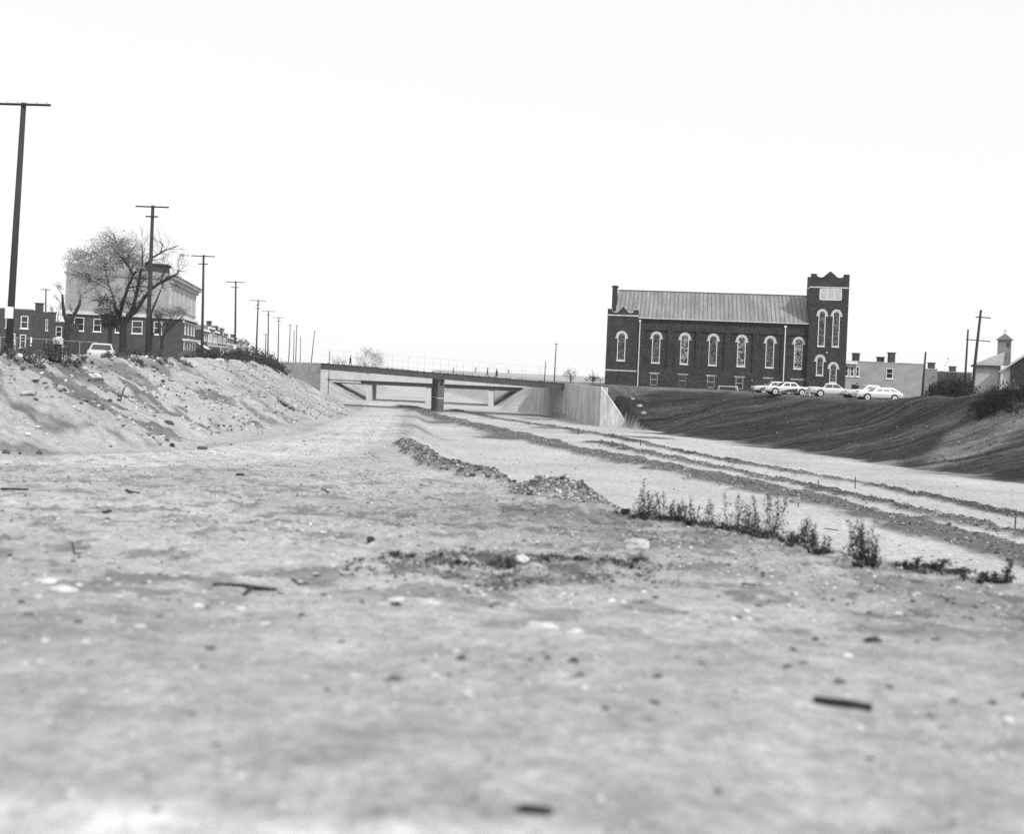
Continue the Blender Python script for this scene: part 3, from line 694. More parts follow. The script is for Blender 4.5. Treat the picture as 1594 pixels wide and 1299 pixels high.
# left abutment
V0 = bpt(0.0, 20.0); V1 = bpt(0.0, 0.0); V2 = at(437, 568, 148)
zl = BL.z + 0.04
wall(MB(pb), V1, V0, 1.2, zl - 0.95, zl - 0.95, base).build('abutment', concrete, br)
for k in range(3):
    a, b = V2.lerp(V1, k / 3), V2.lerp(V1, (k + 1) / 3); g = (b - a).normalized() * 0.012
    wall(MB(pb), a, b - g * 2, 0.9, zl - 0.06 * (2 - k), zl - 0.06 * (2 - k), base).build('retaining_panel', mat('weathered_concrete', 0.25, 0.9, 0.3, 0.8, fine=(5, 0.2), stretch=(1, 1, 1.5)), br)

# far bridge: concrete fascia on steel beams, three round-edged piers, slopes under both ends
fd = 216.0
fy = lambda x: fd - 0.10 * (x + 16)
fz = EYE - 2.45
pf = Vector((-16.4, fy(-16.4), gz(-16.4, fy(-16.4))))
fb = thing('road_bridge', 'distant low bridge with pale concrete fascia seen under the steel girder bridge', 'bridge', pf)
def fslab(mb, x0, x1, b0, b1, z0, z1):
    q = [(x0, fy(x0) + b0), (x1, fy(x1) + b0), (x1, fy(x1) + b1), (x0, fy(x0) + b1)]
    return mb.plan(q, z0, z1)
fslab(MB(pf), -52, 22, 0.0, 0.35, fz - 1.15, fz).build('fascia', concrete_pale, fb)
fslab(MB(pf), -52, 22, 0.36, 9.6, fz - 0.9, fz - 0.35).build('deck', concrete, fb)
fslab(MB(pf), -52, 22, 9.65, 10.0, fz - 1.15, fz).build('fascia', concrete_pale, fb)
for b in (0.55, 3.5, 6.5, 9.2):
    fslab(MB(pf), -40, 12, b, b + 0.3, fz - 1.95, fz - 0.91).build('beam', steel_dark, fb)
fslab(MB(pf), -36.2, -30.0, 0.3, 0.5, fz - 1.75, fz - 1.155).build('end_beam_cover', concrete_pale, fb)
for x in (-28.3, -16.4, -3.9):
    g = gz(x, fy(x))
    for b in (0.7, 6.0):
        fslab(MB(pf), x - 0.55, x + 0.55, b, b + 2.2, g - 0.6, fz - 1.96).build('pier', concrete_pale, fb)

# ------------------------------------------------------------------ houses
LROT = R(9.4)
def rect_window(parent, face, c, z0, wd, h, frame=white_paint, glass=dark_glass, plane=0.0, muntin=True):
    """face 'f': wall x = plane looking +x, c along y; face 's': wall y = plane looking -y, c along x"""
    def mp(mb):
        if face == 'f': mb.v = [(plane - y, x, z) for x, y, z in mb.v]
        else: mb.v = [(x, plane + y, z) for x, y, z in mb.v]
        return mb
    t = 0.09 * max(1.0, h / 2.0)
    f = MB(); ring(f, [(c - wd / 2, z0), (c + wd / 2, z0), (c + wd / 2, z0 + h), (c - wd / 2, z0 + h)], [(c - wd / 2 + t, z0 + t), (c + wd / 2 - t, z0 + t), (c + wd / 2 - t, z0 + h - t), (c - wd / 2 + t, z0 + h - t)], -0.06, 0.0)
    fo = mp(f).build('window', frame, parent)
    mp(MB().box(c - wd / 2 + t, c + wd / 2 - t, -0.02, -0.004, z0 + t, z0 + h - t)).build('pane', glass, fo)
    if muntin: mp(MB().box(c - wd / 2 + t, c + wd / 2 - t, -0.05, -0.023, z0 + h / 2 - 0.03, z0 + h / 2 + 0.03)).build('meeting_rail', frame, fo)
    mp(MB().box(c - wd / 2 - 0.1, c + wd / 2 + 0.1, -0.13, 0.0, z0 - 0.13, z0 - 0.004)).build('sill', frame, fo)
    return fo
def house(label, corner, rz, length, depth, height, wall_m, front_w=(), side_w=(), cornice=True, chim=(), name='row_house', cat='house', group=None, slope=0.0):
    """street front in the plane x=0 (looking +x), near side wall in y=0 (looking -y); body reaches to x=-depth, y=length"""
    h = thing(name, label, cat, corner, rz, group)
    b = MB(); b.plan([(-depth, 0), (0, 0), (0, length), (-depth, length)], -1.2, [height - slope, height, height, height - slope]); b.build('wall', wall_m, h)
    r = MB().plan([(-depth + 0.3, 0.3), (-0.02, 0.3), (-0.02, length - 0.02), (-depth + 0.3, length - 0.02)], height - slope - 0.6 if slope else height - 0.3, [height - slope + 0.03, height + 0.03, height + 0.03, height - slope + 0.03]).build('roof', tar, h)
    MB().box(-depth - 0.05, 0.05, -0.06, 0.24, height + 0.006, height + 0.14).build('coping', concrete, r) if not slope else None
    if cornice:
        cn = MB().box(0.003, 0.42, -0.1, length - 0.02, height - 0.28, height + 0.1).box(0.003, 0.22, -0.05, length - 0.03, height - 0.72, height - 0.283).build('cornice', white_paint if wall_m is not grey_wall else concrete_pale, h)
        nb = max(3, int(length / 0.9))
        for k in range(nb):
            y = (k + 0.5) * length / nb; MB().box(0.223, 0.38, y - 0.09, y + 0.09, height - 0.66, height - 0.285).build('bracket', iron, cn)
    for (x, y, hh) in chim:
        c = MB().box(x - 0.45, x + 0.45, y - 0.35, y + 0.35, height - 1.0, height + hh).box(x - 0.55, x + 0.55, y - 0.45, y + 0.45, height + hh + 0.002, height + hh + 0.15).build('chimney', brick_mid, h)
    for a in front_w: rect_window(h, 'f', *a, plane=0.0)
    for a in side_w: rect_window(h, 's', *a, plane=0.0)
    return h
gl = EYE - 0.45
# big corner building
cbx = at(283, 545, 165); cb = Vector((cbx.x, cbx.y, gl))
cbd = house('two storey dark brick corner shop building with paler storeys rising above it', cb, LROT, 15.5, 16.7, 6.0, brick_mid,
            front_w=[(2.6, 3.6, 1.25, 1.9), (6.3, 3.6, 1.25, 1.9), (10.2, 3.6, 1.25, 1.9), (13.6, 3.6, 1.0, 1.9)],
            side_w=[(-14.9, 3.3, 1.4, 2.0), (-12.3, 3.3, 1.1, 1.9), (-9.2, 3.3, 1.1, 1.9), (-6.6, 3.3, 1.5, 1.9), (-3.6, 3.3, 1.2, 1.9)],
            name='corner_building', cat='building')
MB().box(-16.8, 0.5, -0.35, -0.065, 5.75, 6.25).build('cornice', concrete_pale, cbd)
MB().box(0.003, 1.0, -0.15, 15.2, 2.55, 2.85).build('storefront_cornice', concrete_pale, cbd)
sf = MB().box(0.003, 0.18, 0.3, 15.0, 0.0, 2.54).build('storefront', dark_glass, cbd)
for y in (0.3, 3.4, 6.6, 9.8, 13.0): MB().box(0.183, 0.3, y - 0.12, y + 0.12, 0.0, 2.54).build('pilaster', concrete_pale, sf)
aw = MB(); aw.add([(1.02, 10, 2.4), (1.02, 15, 2.4), (2.6, 15, 1.5), (2.6, 10, 1.5), (1.02, 10, 2.45), (1.02, 15, 2.45), (2.6, 15, 1.55), (2.6, 10, 1.55)], [(0, 3, 2, 1), (4, 5, 6, 7), (0, 1, 5, 4), (1, 2, 6, 5), (2, 3, 7, 6), (3, 0, 4, 7)]); aw.build('awning', white_paint, cbd)
up = MB().plan([(-17.2, 0.8), (-2.3, 0.8), (-2.3, 33), (-17.2, 33)], 5.6, [13.5, 12.6, 12.6, 13.5]).build('upper_wall', [mat('hazed_brick', 0.31, 0.9, 0.2, 0.5, fine=(7, 0.2), stretch=(1, 1, 2))], cbd)  # upper storeys: distance haze put into lighter wall colours
MB().box(-2.295, -2.24, 0.82, 32.9, 6.3, 12.0).build('front_facing', pale_wall, up)
MB().box(-2.24, -1.35, 0.4, 33.3, 11.75, 12.25).box(-2.24, -1.75, 0.6, 33.1, 11.2, 11.745).box(-2.6, -1.2, 0.2, 33.5, 12.253, 12.4).build('main_cornice', concrete, up)
MB().box(-17.4, -2.6, 0.62, 0.795, 11.7, 12.1).build('string_course', grey_wall, up)
for k in range(7):
    y = 1.4 + k * 5.1
    MB().box(-2.237, -2.10, y - 0.35, y + 0.35, 6.4, 11.7).build('pilaster', pale_wall, up)
    if k < 6: rect_window(up, 'f', y + 2.55, 8.3, 0.9, 2.5, pale_wall, dark_glass, plane=-2.238)
MB().box(-2.237, -2.05, 0.9, 32.9, 7.3, 7.55).build('belt_course', pale_wall, up)
MB().box(-7.6, -3.2, 2.5, 6.5, 12.4, 13.9).box(-7.9, -2.9, 2.2, 6.8, 13.903, 14.15).build('roof_hut', brick_mid, cbd)
MB().box(-11.5, -9.7, 3, 4.5, 12.6, 15.0).build('chimney', grey_wall, cbd)
# houses behind the nearest pole
p = at(48, 545, 140)
house('dark brick row house with white framed windows behind the nearest pole and fence', (p.x, p.y, gl), LROT, 11.7, 9.0, 5.3, brick_mid,
      front_w=[(7.2, 2.9, 1.0, 1.5)], side_w=[(-0.9, 2.9, 0.9, 1.6), (-2.7, 2.9, 0.9, 1.6), (-4.6, 2.9, 0.9, 1.6), (-6.6, 2.9, 0.9, 1.6), (-1.0, 0.4, 0.7, 1.7), (-2.4, 0.4, 0.9, 1.8), (-4.4, 0.4, 0.9, 1.6), (-6.5, 0.4, 0.9, 1.6)], cornice=False, chim=[(-6.2, 5, 1.4), (-1.6, 9.6, 1.2)])
p = at(101, 545, 152)
hp = house('narrow brick house with pale porch front between the row house and corner building', (p.x, p.y, gl), LROT, 8, 3.4, 4.2, brick_mid, side_w=[(-0.9, 2.1, 0.8, 1.5), (-2.5, 2.1, 0.8, 1.5)], cornice=False, chim=[(-2.6, 3, 1.3)])
MB().box(-3.45, 0.05, -0.9, -0.005, 1.15, 1.95).build('porch_apron', white_paint, hp)
for x in (-3.3, -1.7, -0.1): MB().box(x - 0.09, x + 0.09, -0.85, -0.67, -0.5, 1.148).build('porch_post', white_paint, hp)
# receding row along the street
w2 = Vector((-math.sin(LROT), math.cos(LROT), 0)); P0 = at(313, 548, 192); P0.z = gl
tones = [brick_mid, light_brick, light_brick, brick_mid, brick_mid, grey_wall, grey_wall, light_brick, brick_mid, grey_wall, light_brick, grey_wall]
desc = ['dark brick', 'light brick', 'light brick', 'dark brick', 'brown brick', 'grey brick', 'grey brick', 'light brick', 'brick', 'grey brick', 'light brick', 'grey brick']
hts = [5.0, 5.7, 5.2, 6.4, 5.5, 4.6, 4.6, 4.5, 5.0, 4.6, 5.2, 4.6]
wh = ['next to the corner building', 'with bracketed cornice and porch', 'adjoining the one with the porch', 'rising tallest in the street row', 'beside the tallest house of the row', 'with a flat roof halfway down the row', 'past the middle of the street row', 'well down the street row', 'far down the street row', 'second from the far end of the row', 'near the bridge end of the row', 'last of the street row']
for k in range(12):
    q = P0 + w2 * (k * 9.2)
    hh = house(f'{desc[k]} row house {wh[k]}', q, LROT, 9.0, 10, hts[k], tones[k], front_w=[(1.4, 3.1, 0.9, 1.5), (3.9, 3.1, 0.9, 1.5), (6.6, 3.1, 0.9, 1.5)] if k < 7 else [(2.2, 2.9, 1.1, 1.4), (6.4, 2.9, 1.1, 1.4)],
               side_w=[(-2.5, 3.3, 0.9, 1.3)] if k in (1, 3) else [], chim=[(-2.0 - (k % 3), 1.5, 0.9), (-6, 5, 0.8)], group='houses in the receding street row')
    if k in (1, 2):
        pr = MB().box(0.01, 2.6, 0.4, 8.6, 2.15, 2.35).build('porch_roof', concrete_pale, hh)
        for y in (0.6, 3.2, 5.8, 8.4): MB().box(2.35, 2.5, y - 0.08, y + 0.08, -0.6, 2.148).build('porch_post', white_paint, pr)

# right of the church
gr = EYE - 1.62
p = at(1437, 600, 160)
rb = house('long light brick building with chimneys beyond the church tower', (p.x, p.y, gr), 0, 12, 11.7, 4.85, light_brick,
      side_w=[(-5.0, 2.6, 1.0, 1.5), (-5.2, 0.6, 0.5, 0.9), (-11.3, 2.7, 0.5, 1.5), (-10.5, 2.7, 0.5, 1.5), (-9.7, 2.7, 0.5, 1.5)], cornice=False, chim=[(-9.4, 2, 1.2), (-5.6, 2.4, 0.8), (-4.3, 1.5, 1.5)], name='brick_building', cat='building')
MB().box(-11.9, -9.9, -0.5, -0.065, 4.5, 4.9).box(-11.9, -9.95, -0.3, -0.065, 4.1, 4.497).build('cornice', white_paint, rb)
for k in range(6): MB().box(-11.75 + k * 0.32, -11.65 + k * 0.32, -0.45, -0.305, 4.15, 4.49).build('bracket', iron, rb)
MB().box(-10.45, -9.9, -0.05, -0.004, -0.5, 1.5).build('door', dark_glass, rb)
p = at(1458, 600, 172)
house('low dull brick building between the long light building and the brush', (p.x, p.y, gr), 0, 9, 2.5, 4.4, grey_wall, cornice=False, chim=[(-0.2, 2, 1.0)], name='brick_building', cat='building')
p = at(1512, 600, 185)
house('far dark roofed building behind the brush thicket', (p.x, p.y, gr), 0, 9, 6, 4.3, brick_mid, cornice=False, chim=[(-2.5, 2, 0.9)], name='brick_building', cat='building')
# chapel with a square cupola
c0 = at(1516, 600, 130); chp = thing('chapel', 'small pale chapel with square belfry and cross above the right bank', 'chapel', (c0.x, 130, gr), -R(22)); chp.scale = (0.92, 0.92, 1.0)
def ez(b, d): return EYE + b / FPX * d - gr
MB().box(0, 2.9, 0, 8, -0.8, ez(36, 130)).build('wing_wall', pale_wall, chp)
e = ez(36, 130)
r1 = MB(); r1.add([(-0.35, -0.4, e + 0.003), (-0.35, 8.2, e + 0.003), (3.6, 8.2, e + 1.75), (3.6, -0.4 + 3.2, e + 1.75), (3.3, -0.4, e + 0.05), (-0.35, -0.4, e + 0.13), (-0.35, 8.2, e + 0.13), (3.6, 8.2, e + 1.9), (3.6, 2.8, e + 1.9), (3.3, -0.4, e + 0.18)],
   [(0, 1, 2, 3, 4), (9, 8, 7, 6, 5), (0, 5, 6, 1), (1, 6, 7, 2), (2, 7, 8, 3), (3, 8, 9, 4), (4, 9, 5, 0)]); r1.build('wing_roof', slate, chp)
MB().box(-0.45, 3.2, -0.5, -0.41, e - 0.1, e + 0.12).build('fascia_board', iron, chp)
MB().box(3.0, 4.15, -2.6, 6, -0.8, ez(38, 127)).build('porch_wall', white_paint, chp)
for x in (3.22, 3.58, 3.94): rect_window(chp, 's', x, 0.9, 0.30, ez(36, 127) - 1.1, white_paint, dark_glass, plane=-2.6, muntin=False)
mg = MB(); gx0 = 4.16
mg.add([(gx0, -3.2, -0.8), (gx0 + 9, -3.2, -0.8), (gx0 + 9, -3.2, 4.4), (gx0 + 4.5, -3.2, 7.6), (gx0, -3.2, 4.45), (gx0, 8, -0.8), (gx0 + 9, 8, -0.8), (gx0 + 9, 8, 4.4), (gx0 + 4.5, 8, 7.6), (gx0, 8, 4.45)],
       [(0, 1, 2, 3, 4), (9, 8, 7, 6, 5), (0, 4, 9, 5), (1, 6, 7, 2)]); mg.build('gable_wall', brick, chp)
r2 = MB()
r2.prism([(gx0 - 1.35, 3.62), (gx0 + 4.5, 7.72), (gx0 + 10, 3.9), (gx0 + 10, 4.06), (gx0 + 4.5, 7.9), (gx0 - 1.35, 3.8)], -3.5, 8.2); r2.build('main_roof', concrete_pale, chp)
t0 = at(1549, 556, 134); tx = t0.x - c0.x - 1.35
tz1 = ez(77.5, 134); tb = MB().box(tx, tx + 1.6, 4.2, 5.8, e, tz1).build('belfry', grey_wall, chp)
MB().add([(tx - 0.25, 3.95, tz1 + 0.01), (tx + 1.85, 3.95, tz1 + 0.01), (tx + 1.85, 6.05, tz1 + 0.01), (tx - 0.25, 6.05, tz1 + 0.01), (tx + 0.8, 5.0, tz1 + 0.85)], [(0, 3, 2, 1), (0, 1, 4), (1, 2, 4), (2, 3, 4), (3, 0, 4)]).build('belfry_roof', concrete_dark, tb)
MB().box(tx + 0.77, tx + 0.83, 4.97, 5.03, tz1 + 0.8, tz1 + 1.35).box(tx + 0.64, tx + 0.96, 4.975, 5.025, tz1 + 1.12, tz1 + 1.17).build('cross', iron, tb)
MB().box(tx + 1.05, tx + 1.4, 4.15, 4.197, tz1 - 0.85, tz1 - 0.4).build('belfry_opening', dark_glass, tb)

# ------------------------------------------------------------------ utility poles
def pole(label, top, basepx, d, rad=0.15, arms=((0.25, 2.5),), notice=None, group='utility poles along the left street', name='utility_pole', m=wood_pole, insul=True):
    t = at(top[0], top[1], d); b = at(basepx, 560, d); g = gz(b.x, d)
    bx = b.x
    o = thing(name, label, 'utility pole', (bx, d, g), 0, group)
    H = t.z - g; lean = t.x - bx
    MB().tube([(0, 0, -0.8), (lean * 0.5, 0, H * 0.5), (lean, 0, H)], [rad, rad * 0.85, rad * 0.68], 10).build('shaft', m, o, True)
    for (dz, L, *off) in arms:
        c = Vector((lean + (off[0] if off else 0), 0, H - dz)); ax = Vector((math.cos(R(6)), math.sin(R(-6)), off[1] if len(off) > 1 else -0.006))
        a = c - ax * L / 2 + Vector((0, -rad * 0.85, 0)); e2 = c + ax * L / 2 + Vector((0, -rad * 0.85, 0))
        ar = MB().tube([a, e2], 0.058, 4).build('crossarm', m, o)
        if insul and L > 1.5:
            for k in range(6):
                q = a.lerp(e2, (k + 0.4) / 5.8); MB().tube([q + Vector((0, 0, 0.04)), q + Vector((0, 0, 0.13))], [0.035, 0.02], 6).build('insulator', galv, ar)
    if notice:
        z = notice[0] - g
        MB().box(lean * z / H - rad * 1.06, lean * z / H + rad * 1.06, -rad * 1.08, -rad * 0.55, z - notice[1] / 2, z + notice[1] / 2).build('notice', paper, o)
    return o
pole('tall near utility pole with white notice standing before the brick row house', (37, 160), 12, 47, 0.155, ((0.1, 2.55),), (at(16, 487, 47).z, 0.50))
pole('utility pole rising in front of the bare spreading tree', (238, 320), 229, 82, 0.17, ((0.12, 2.6), (0.85, 0.95)))
pole('utility pole beside the corner of the brick shop building', (317, 397), 314.5, 119, 0.16, ((0.15, 2.7), (1.0, 1.1)))
pole('utility pole with small white notice in front of the tallest row house', (367, 438), 366, 158, 0.16, ((0.15, 2.7), (0.9, 1.2)), (at(366, 541, 158).z, 0.8))
pole('utility pole rooted in the dark brush on the bank top', (402, 467), 398.5, 200, 0.16, ((0.15, 3.0), (0.9, 0.8), (1.6, 1.0)))
pole('utility pole with low white notice past the end of the brush', (418, 484), 417, 245, 0.16, ((0.15, 3.0), (0.9, 0.9)), (at(417, 556, 245).z, 1.0))
for k, (tp, bx, d, a) in enumerate((((434, 494), 433, 285, ((0.15, 3.2), (1.0, 1.4))), ((452, 505.5), 449.5, 330, ((0.2, 1.2),)), ((458, 514), 457, 380, ()), ((462, 506), 460.5, 330, ((0.2, 1.0),)), ((468, 524), 467.5, 400, ()), ((490, 515.5), 484.5, 330, ((0.2, 1.0),)), ((414, 520), 413, 300, ((0.2, 1.6),)))):
    pole(['tallest of the pale far poles past the noticed pole', 'far utility pole left of a thin close neighbour', 'thin far pole between two thicker far ones', 'far utility pole right of a thin close neighbour', 'short far pole standing before the leaning one', 'far utility pole leaning to the right near the bridge', 'short far pole half hidden by the noticed pole'][k], tp, bx, d, 0.15, a)
pole('pole standing behind the brick row house roof', (71.5, 450), 70, 175, 0.14, ((0.12, 1.6),), group=None)
GRP = 'poles on the right side'
pole('leaning dark utility pole beside the pale chapel', (1527, 483), 1513.5, 112, 0.17, ((0.75, 1.5, 0.2, -0.05),), group=GRP)
pole('upright utility pole with skewed crossarm behind the leaning pole', (1507, 513), 1503, 128, 0.14, ((1.25, 2.8, 1.2, -0.05),), group=GRP, insul=False)
pole('short bare pole beside the long light brick building', (1441, 548), 1437.5, 121, 0.14, (), group=GRP)
pole('slim pole standing at the right end of the steel bridge', (866, 535), 864, 172, 0.10, ((0.05, 0.5),), group=GRP, insul=False)
pole('short post beside the slim pole on the bridge end', (849.5, 563), 848, 176, 0.10, (), group=GRP)
pole('thin post on the street beyond the left end of the bridge', (513.5, 547), 513, 190, 0.07, (), group=GRP)

# ------------------------------------------------------------------ foliage
def leaves(name, P, size, parent, m, tone=(0.6, 1.5), aspect=0.6, up=0.0):
    n = len(P); a = rng.normal(size=(n, 3)); a[:, 2] = a[:, 2] * (1 - up) + up; a /= np.linalg.norm(a, axis=1)[:, None]
    b = rng.normal(size=(n, 3)); b -= (b * a).sum(1)[:, None] * a; b /= np.linalg.norm(b, axis=1)[:, None]
    s = (size * rng.uniform(0.55, 1.35, n))[:, None]
    A, B = a * s, b * s * aspect * 0.5
    V = np.stack([P, P + A * 0.5 + B, P + A, P + A * 0.5 - B], 1).reshape(-1, 3)
    F = np.arange(4 * n).reshape(n, 4)
    t = np.repeat(rng.uniform(tone[0], tone[1], n), 4)
    return link(name, np_mesh(name, V, F, False, {'tone': t}), parent, m)
def grow(mb, p, d, L, r, lev, tips, up=0.12, spread=0.75, maxlev=3):
    pts, rs = [p], [r]
    nseg = 4
    for i in range(nseg):
        d = (d + Vector([random.gauss(0, 0.17) for _ in range(3)]) + Vector((0, 0, up * 0.35))).normalized()
        p = p + d * (L / nseg); pts.append(p); rs.append(r * (1 - 0.62 * (i + 1) / nseg))
        if lev < maxlev and i >= 1:
            for _ in range(2 if lev > 0 else 1):
                dd = (d + Vector([random.gauss(0, spread) for _ in range(3)]) + Vector((0, 0, up))).normalized()
                grow(mb, p, dd, L * random.uniform(0.45, 0.68), rs[-1] * 0.62, lev + 1, tips, up, spread, maxlev)
    mb.tube(pts, rs, 5 if lev else 6, False)
    if lev >= 2: tips += [pts[2], pts[3], pts[4]]
    return pts
def limbs_tree(label, base_px, d, trunk, limbs, blobs, nleaf, lsize, m_leaf, ox=90, oy=340, sc=5.9, group=None, twig=1.2, tone=(0.6, 1.5), tw_n=3, bark_m=bark):
    """trunk/limbs: polylines read in picture units, set at depth d with a spread in depth of their own"""
    def q(p, dd=0.0): return at(ox + p[0] / sc, oy + p[1] / sc, d + dd)
    b = q(trunk[0][0]); root = Vector((b.x, d, gz(b.x, d)))
    o = thing('tree', label, 'tree', root, 0, group)
    mb = MB(root); tips = []
    pts = [q(p) for p, r in trunk]; pts[0] = Vector((root.x, root.y, root.z - 0.3))
    mb.tube(pts, [r for p, r in trunk], 9, False)
    mb.build('trunk', bark_m, o, True)
    for k, (dd, L) in enumerate(limbs):
        lb = MB(root); n = len(L)
        pts = [q(p, dd * (i / (n - 1))) for i, (p, r) in enumerate(L)]
        lb.tube(pts, [r for p, r in L], 7, False)
        for i in range(1, n):
            for _ in range(tw_n):
                t = random.random(); pp = pts[i - 1].lerp(pts[i], t); dr = (pts[i] - pts[i - 1]).normalized()
                dv = (dr * 0.5 + Vector([random.gauss(0, 0.7) for _ in range(3)]) + Vector((0, 0, 0.35))).normalized()
                grow(lb, pp, dv, twig * random.uniform(0.6, 1.2), max(0.018, L[i][1] * 0.35), 1, tips, 0.1, 0.6, 3)
        lb.build('limb', bark_m, o)
    P = []
    tot = sum(w_ for *_, w_ in blobs)
    for (x, y, rx, ry, w_) in blobs:
        n = int(nleaf * w_ / tot); c = q((x, y)); sx = rx / sc / FPX * d; sz = ry / sc / FPX * d
        k = max(4, n // 26)
        cc = rng.normal(size=(k, 3)); cc /= np.linalg.norm(cc, axis=1)[:, None]; cc *= rng.uniform(0.2, 1.0, (k, 1)) ** 0.5
        cc = cc * [sx, sx * 0.8, sz] + [c.x, c.y, c.z]
        idx = rng.integers(0, k, n)
        P.append(cc[idx] + rng.normal(size=(n, 3)) * 0.16 * (sx + sz) * 0.5)
        # twigs that carry the clumps
        if k: 
            tb = MB(root)
            for e in cc[::2]:
                s0 = Vector((c.x, c.y, c.z)).lerp(Vector(e), 0.2); tb.tube([s0, s0.lerp(Vector(e), 0.55) + Vector((random.gauss(0, 0.1), random.gauss(0, 0.1), 0.06)), Vector(e)], [0.03, 0.02, 0.008], 4, False)
            tb.build('twig_cluster', bark_mid, o)['kind'] = 'stuff'
    P = np.concatenate(P) - np.array(root)
    lf = leaves('crown', P, lsize, o, m_leaf, tone); lf['kind'] = 'stuff'
    return o
T = lambda pts, r0, r1: [(p, r0 + (r1 - r0) * i / (len(pts) - 1)) for i, p in enumerate(pts)]
limbs_tree('large bare limbed tree with thin pale upper foliage behind the second pole', None, 88,
    [((598, 1240), 0.36), ((600, 1120), 0.29), ((598, 1030), 0.27), ((602, 975), 0.25)],
    [(-1.0, T([(600, 985), (568, 900), (600, 770), (640, 650), (690, 520), (640, 430), (600, 370), (565, 350)], 0.17, 0.05)),
     (0.6, T([(690, 520), (740, 470), (780, 430), (780, 300), (760, 230)], 0.09, 0.03)),
     (0.5, T([(612, 975), (690, 830), (722, 700), (742, 600), (762, 480), (830, 400), (870, 360), (940, 320), (1000, 290), (1110, 250)], 0.17, 0.03)),
     (1.0, T([(940, 320), (965, 250), (935, 205)], 0.05, 0.02)),
     (-0.8, T([(622, 965), (720, 855), (800, 720), (860, 650), (940, 590), (1040, 540), (1100, 510), (1112, 470)], 0.19, 0.04)),
     (-0.4, T([(940, 590), (1000, 450), (1020, 410)], 0.06, 0.02)),
     (1.2, T([(575, 905), (530, 840), (510, 720), (470, 620), (400, 560), (330, 640), (240, 690)], 0.13, 0.03)),
     (0.9, T([(470, 620), (440, 480), (400, 330), (330, 250)], 0.08, 0.02)),
     (0.3, T([(650, 640), (740, 620), (820, 635)], 0.07, 0.03))],
    [(540, 230, 210, 130, 1.7), (340, 350, 220, 120, 1.5), (165, 370, 120, 90, 0.8), (220, 520, 150, 120, 0.7), (640, 300, 170, 110, 1.3), (330, 560, 200, 120, 0.9), (480, 430, 230, 150, 1.4), (420, 740, 190, 130, 0.8), (690, 420, 120, 80, 0.5), (1170, 330, 60, 40, 0.06)],
    17000, 0.11, leaf_pale, tone=(0.55, 1.6), tw_n=3)
limbs_tree('low forked tree trunk at the left corner of the brick shop building', None, 118, [((80, 1080), 0.36), ((86, 1020), 0.34), ((92, 965), 0.32)],
    [(-0.5, T([(92, 968), (55, 880), (46, 780), (42, 700)], 0.24, 0.10)), (0.6, T([(94, 968), (150, 890), (200, 790), (212, 700)], 0.27, 0.10))], [(30, 640, 40, 60, 0.3), (210, 640, 60, 60, 0.5)], 160, 0.2, leaf_pale, tw_n=1)
limbs_tree('small tree with dark dense foliage behind the parked sedan', None, 100, [((478, 1140), 0.20), ((482, 1060), 0.18), ((478, 985), 0.15)],
    [(0.5, T([(478, 990), (440, 930), (400, 890)], 0.10, 0.03)), (-0.4, T([(480, 990), (520, 920), (540, 860)], 0.10, 0.03)), (0.1, T([(480, 1000), (478, 900), (470, 800)], 0.10, 0.03))],
    [(470, 930, 75, 85, 1.2), (430, 820, 70, 90, 0.8), (540, 960, 40, 60, 0.4)], 3200, 0.19, leaf_dark, tone=(0.6, 1.6))
limbs_tree('slender tree standing just right of the second pole', None, 92, [((856, 1150), 0.17), ((855, 1000), 0.155), ((850, 885), 0.14)],
    [(0.3, T([(850, 890), (900, 770), (950, 650), (985, 560)], 0.10, 0.03)), (-0.3, T([(850, 1000), (830, 890), (800, 820)], 0.08, 0.03)), (-0.5, T([(860, 1080), (930, 1020), (1000, 950)], 0.07, 0.03))], [(960, 620, 60, 80, 0.4)], 60, 0.15, leaf_pale, tw_n=2)
limbs_tree('small umbrella shaped tree against the brick shop wall', None, 110, [((958, 1175), 0.20), ((958, 1130), 0.18), ((958, 1100), 0.17)],
    [(0.6, T([(958, 1105), (1000, 1040), (1060, 980), (1115, 935), (1140, 900)], 0.13, 0.04)), (-0.5, T([(958, 1105), (930, 1055), (925, 990), (940, 900)], 0.10, 0.03)), (-0.2, T([(975, 1080), (1010, 980), (1040, 900)], 0.09, 0.03))],
    [(1010, 860, 150, 45, 1.4), (1110, 850, 70, 50, 0.6), (930, 870, 60, 50, 0.5)], 2600, 0.17, leaf_pale, tone=(0.5, 1.3))
# pale far trees beyond the bridge: distance haze put into their leaf colour
def far_tree(label, px, py, d, rx, rz, n, ls, m=leaf_pale, group=None, tone=(0.5, 1.4)):
    b = at(px, py, d); g = gz(b.x, d); o = thing('tree', label, 'tree', (b.x, d, g), 0, group)
    cz = b.z - g; tips = []
    mb = MB(); top = grow(mb, Vector((0, 0, -0.4)), Vector((0, 0, 1)), max(1.5, cz), 0.05 * rx + 0.08, 0, tips, 0.2, 0.7, 2); mb.build('trunk', bark_mid, o)
    k = max(8, n // 30); cc = rng.normal(size=(k, 3)); cc /= np.linalg.norm(cc, axis=1)[:, None]; cc *= rng.uniform(0.15, 1.0, (k, 1)) ** 0.45
    cc = cc * [rx, rx * 0.9, rz] + [0, 0, cz]
    P = cc[rng.integers(0, k, n)] + rng.normal(size=(n, 3)) * 0.15 * (rx + rz) / 2
    P = P[P[:, 2] > 0.2]
    lf = leaves('crown', P, ls, o, m, tone); lf['kind'] = 'stuff'
    return o
far_tree('pale round tree far behind the bridge walker', 577, 560, 330, 4.2, 3.6, 1700, 0.38)
far_tree('low pale tree behind the left end of the bridge', 527, 565, 320, 3.6, 1.8, 600, 0.35)
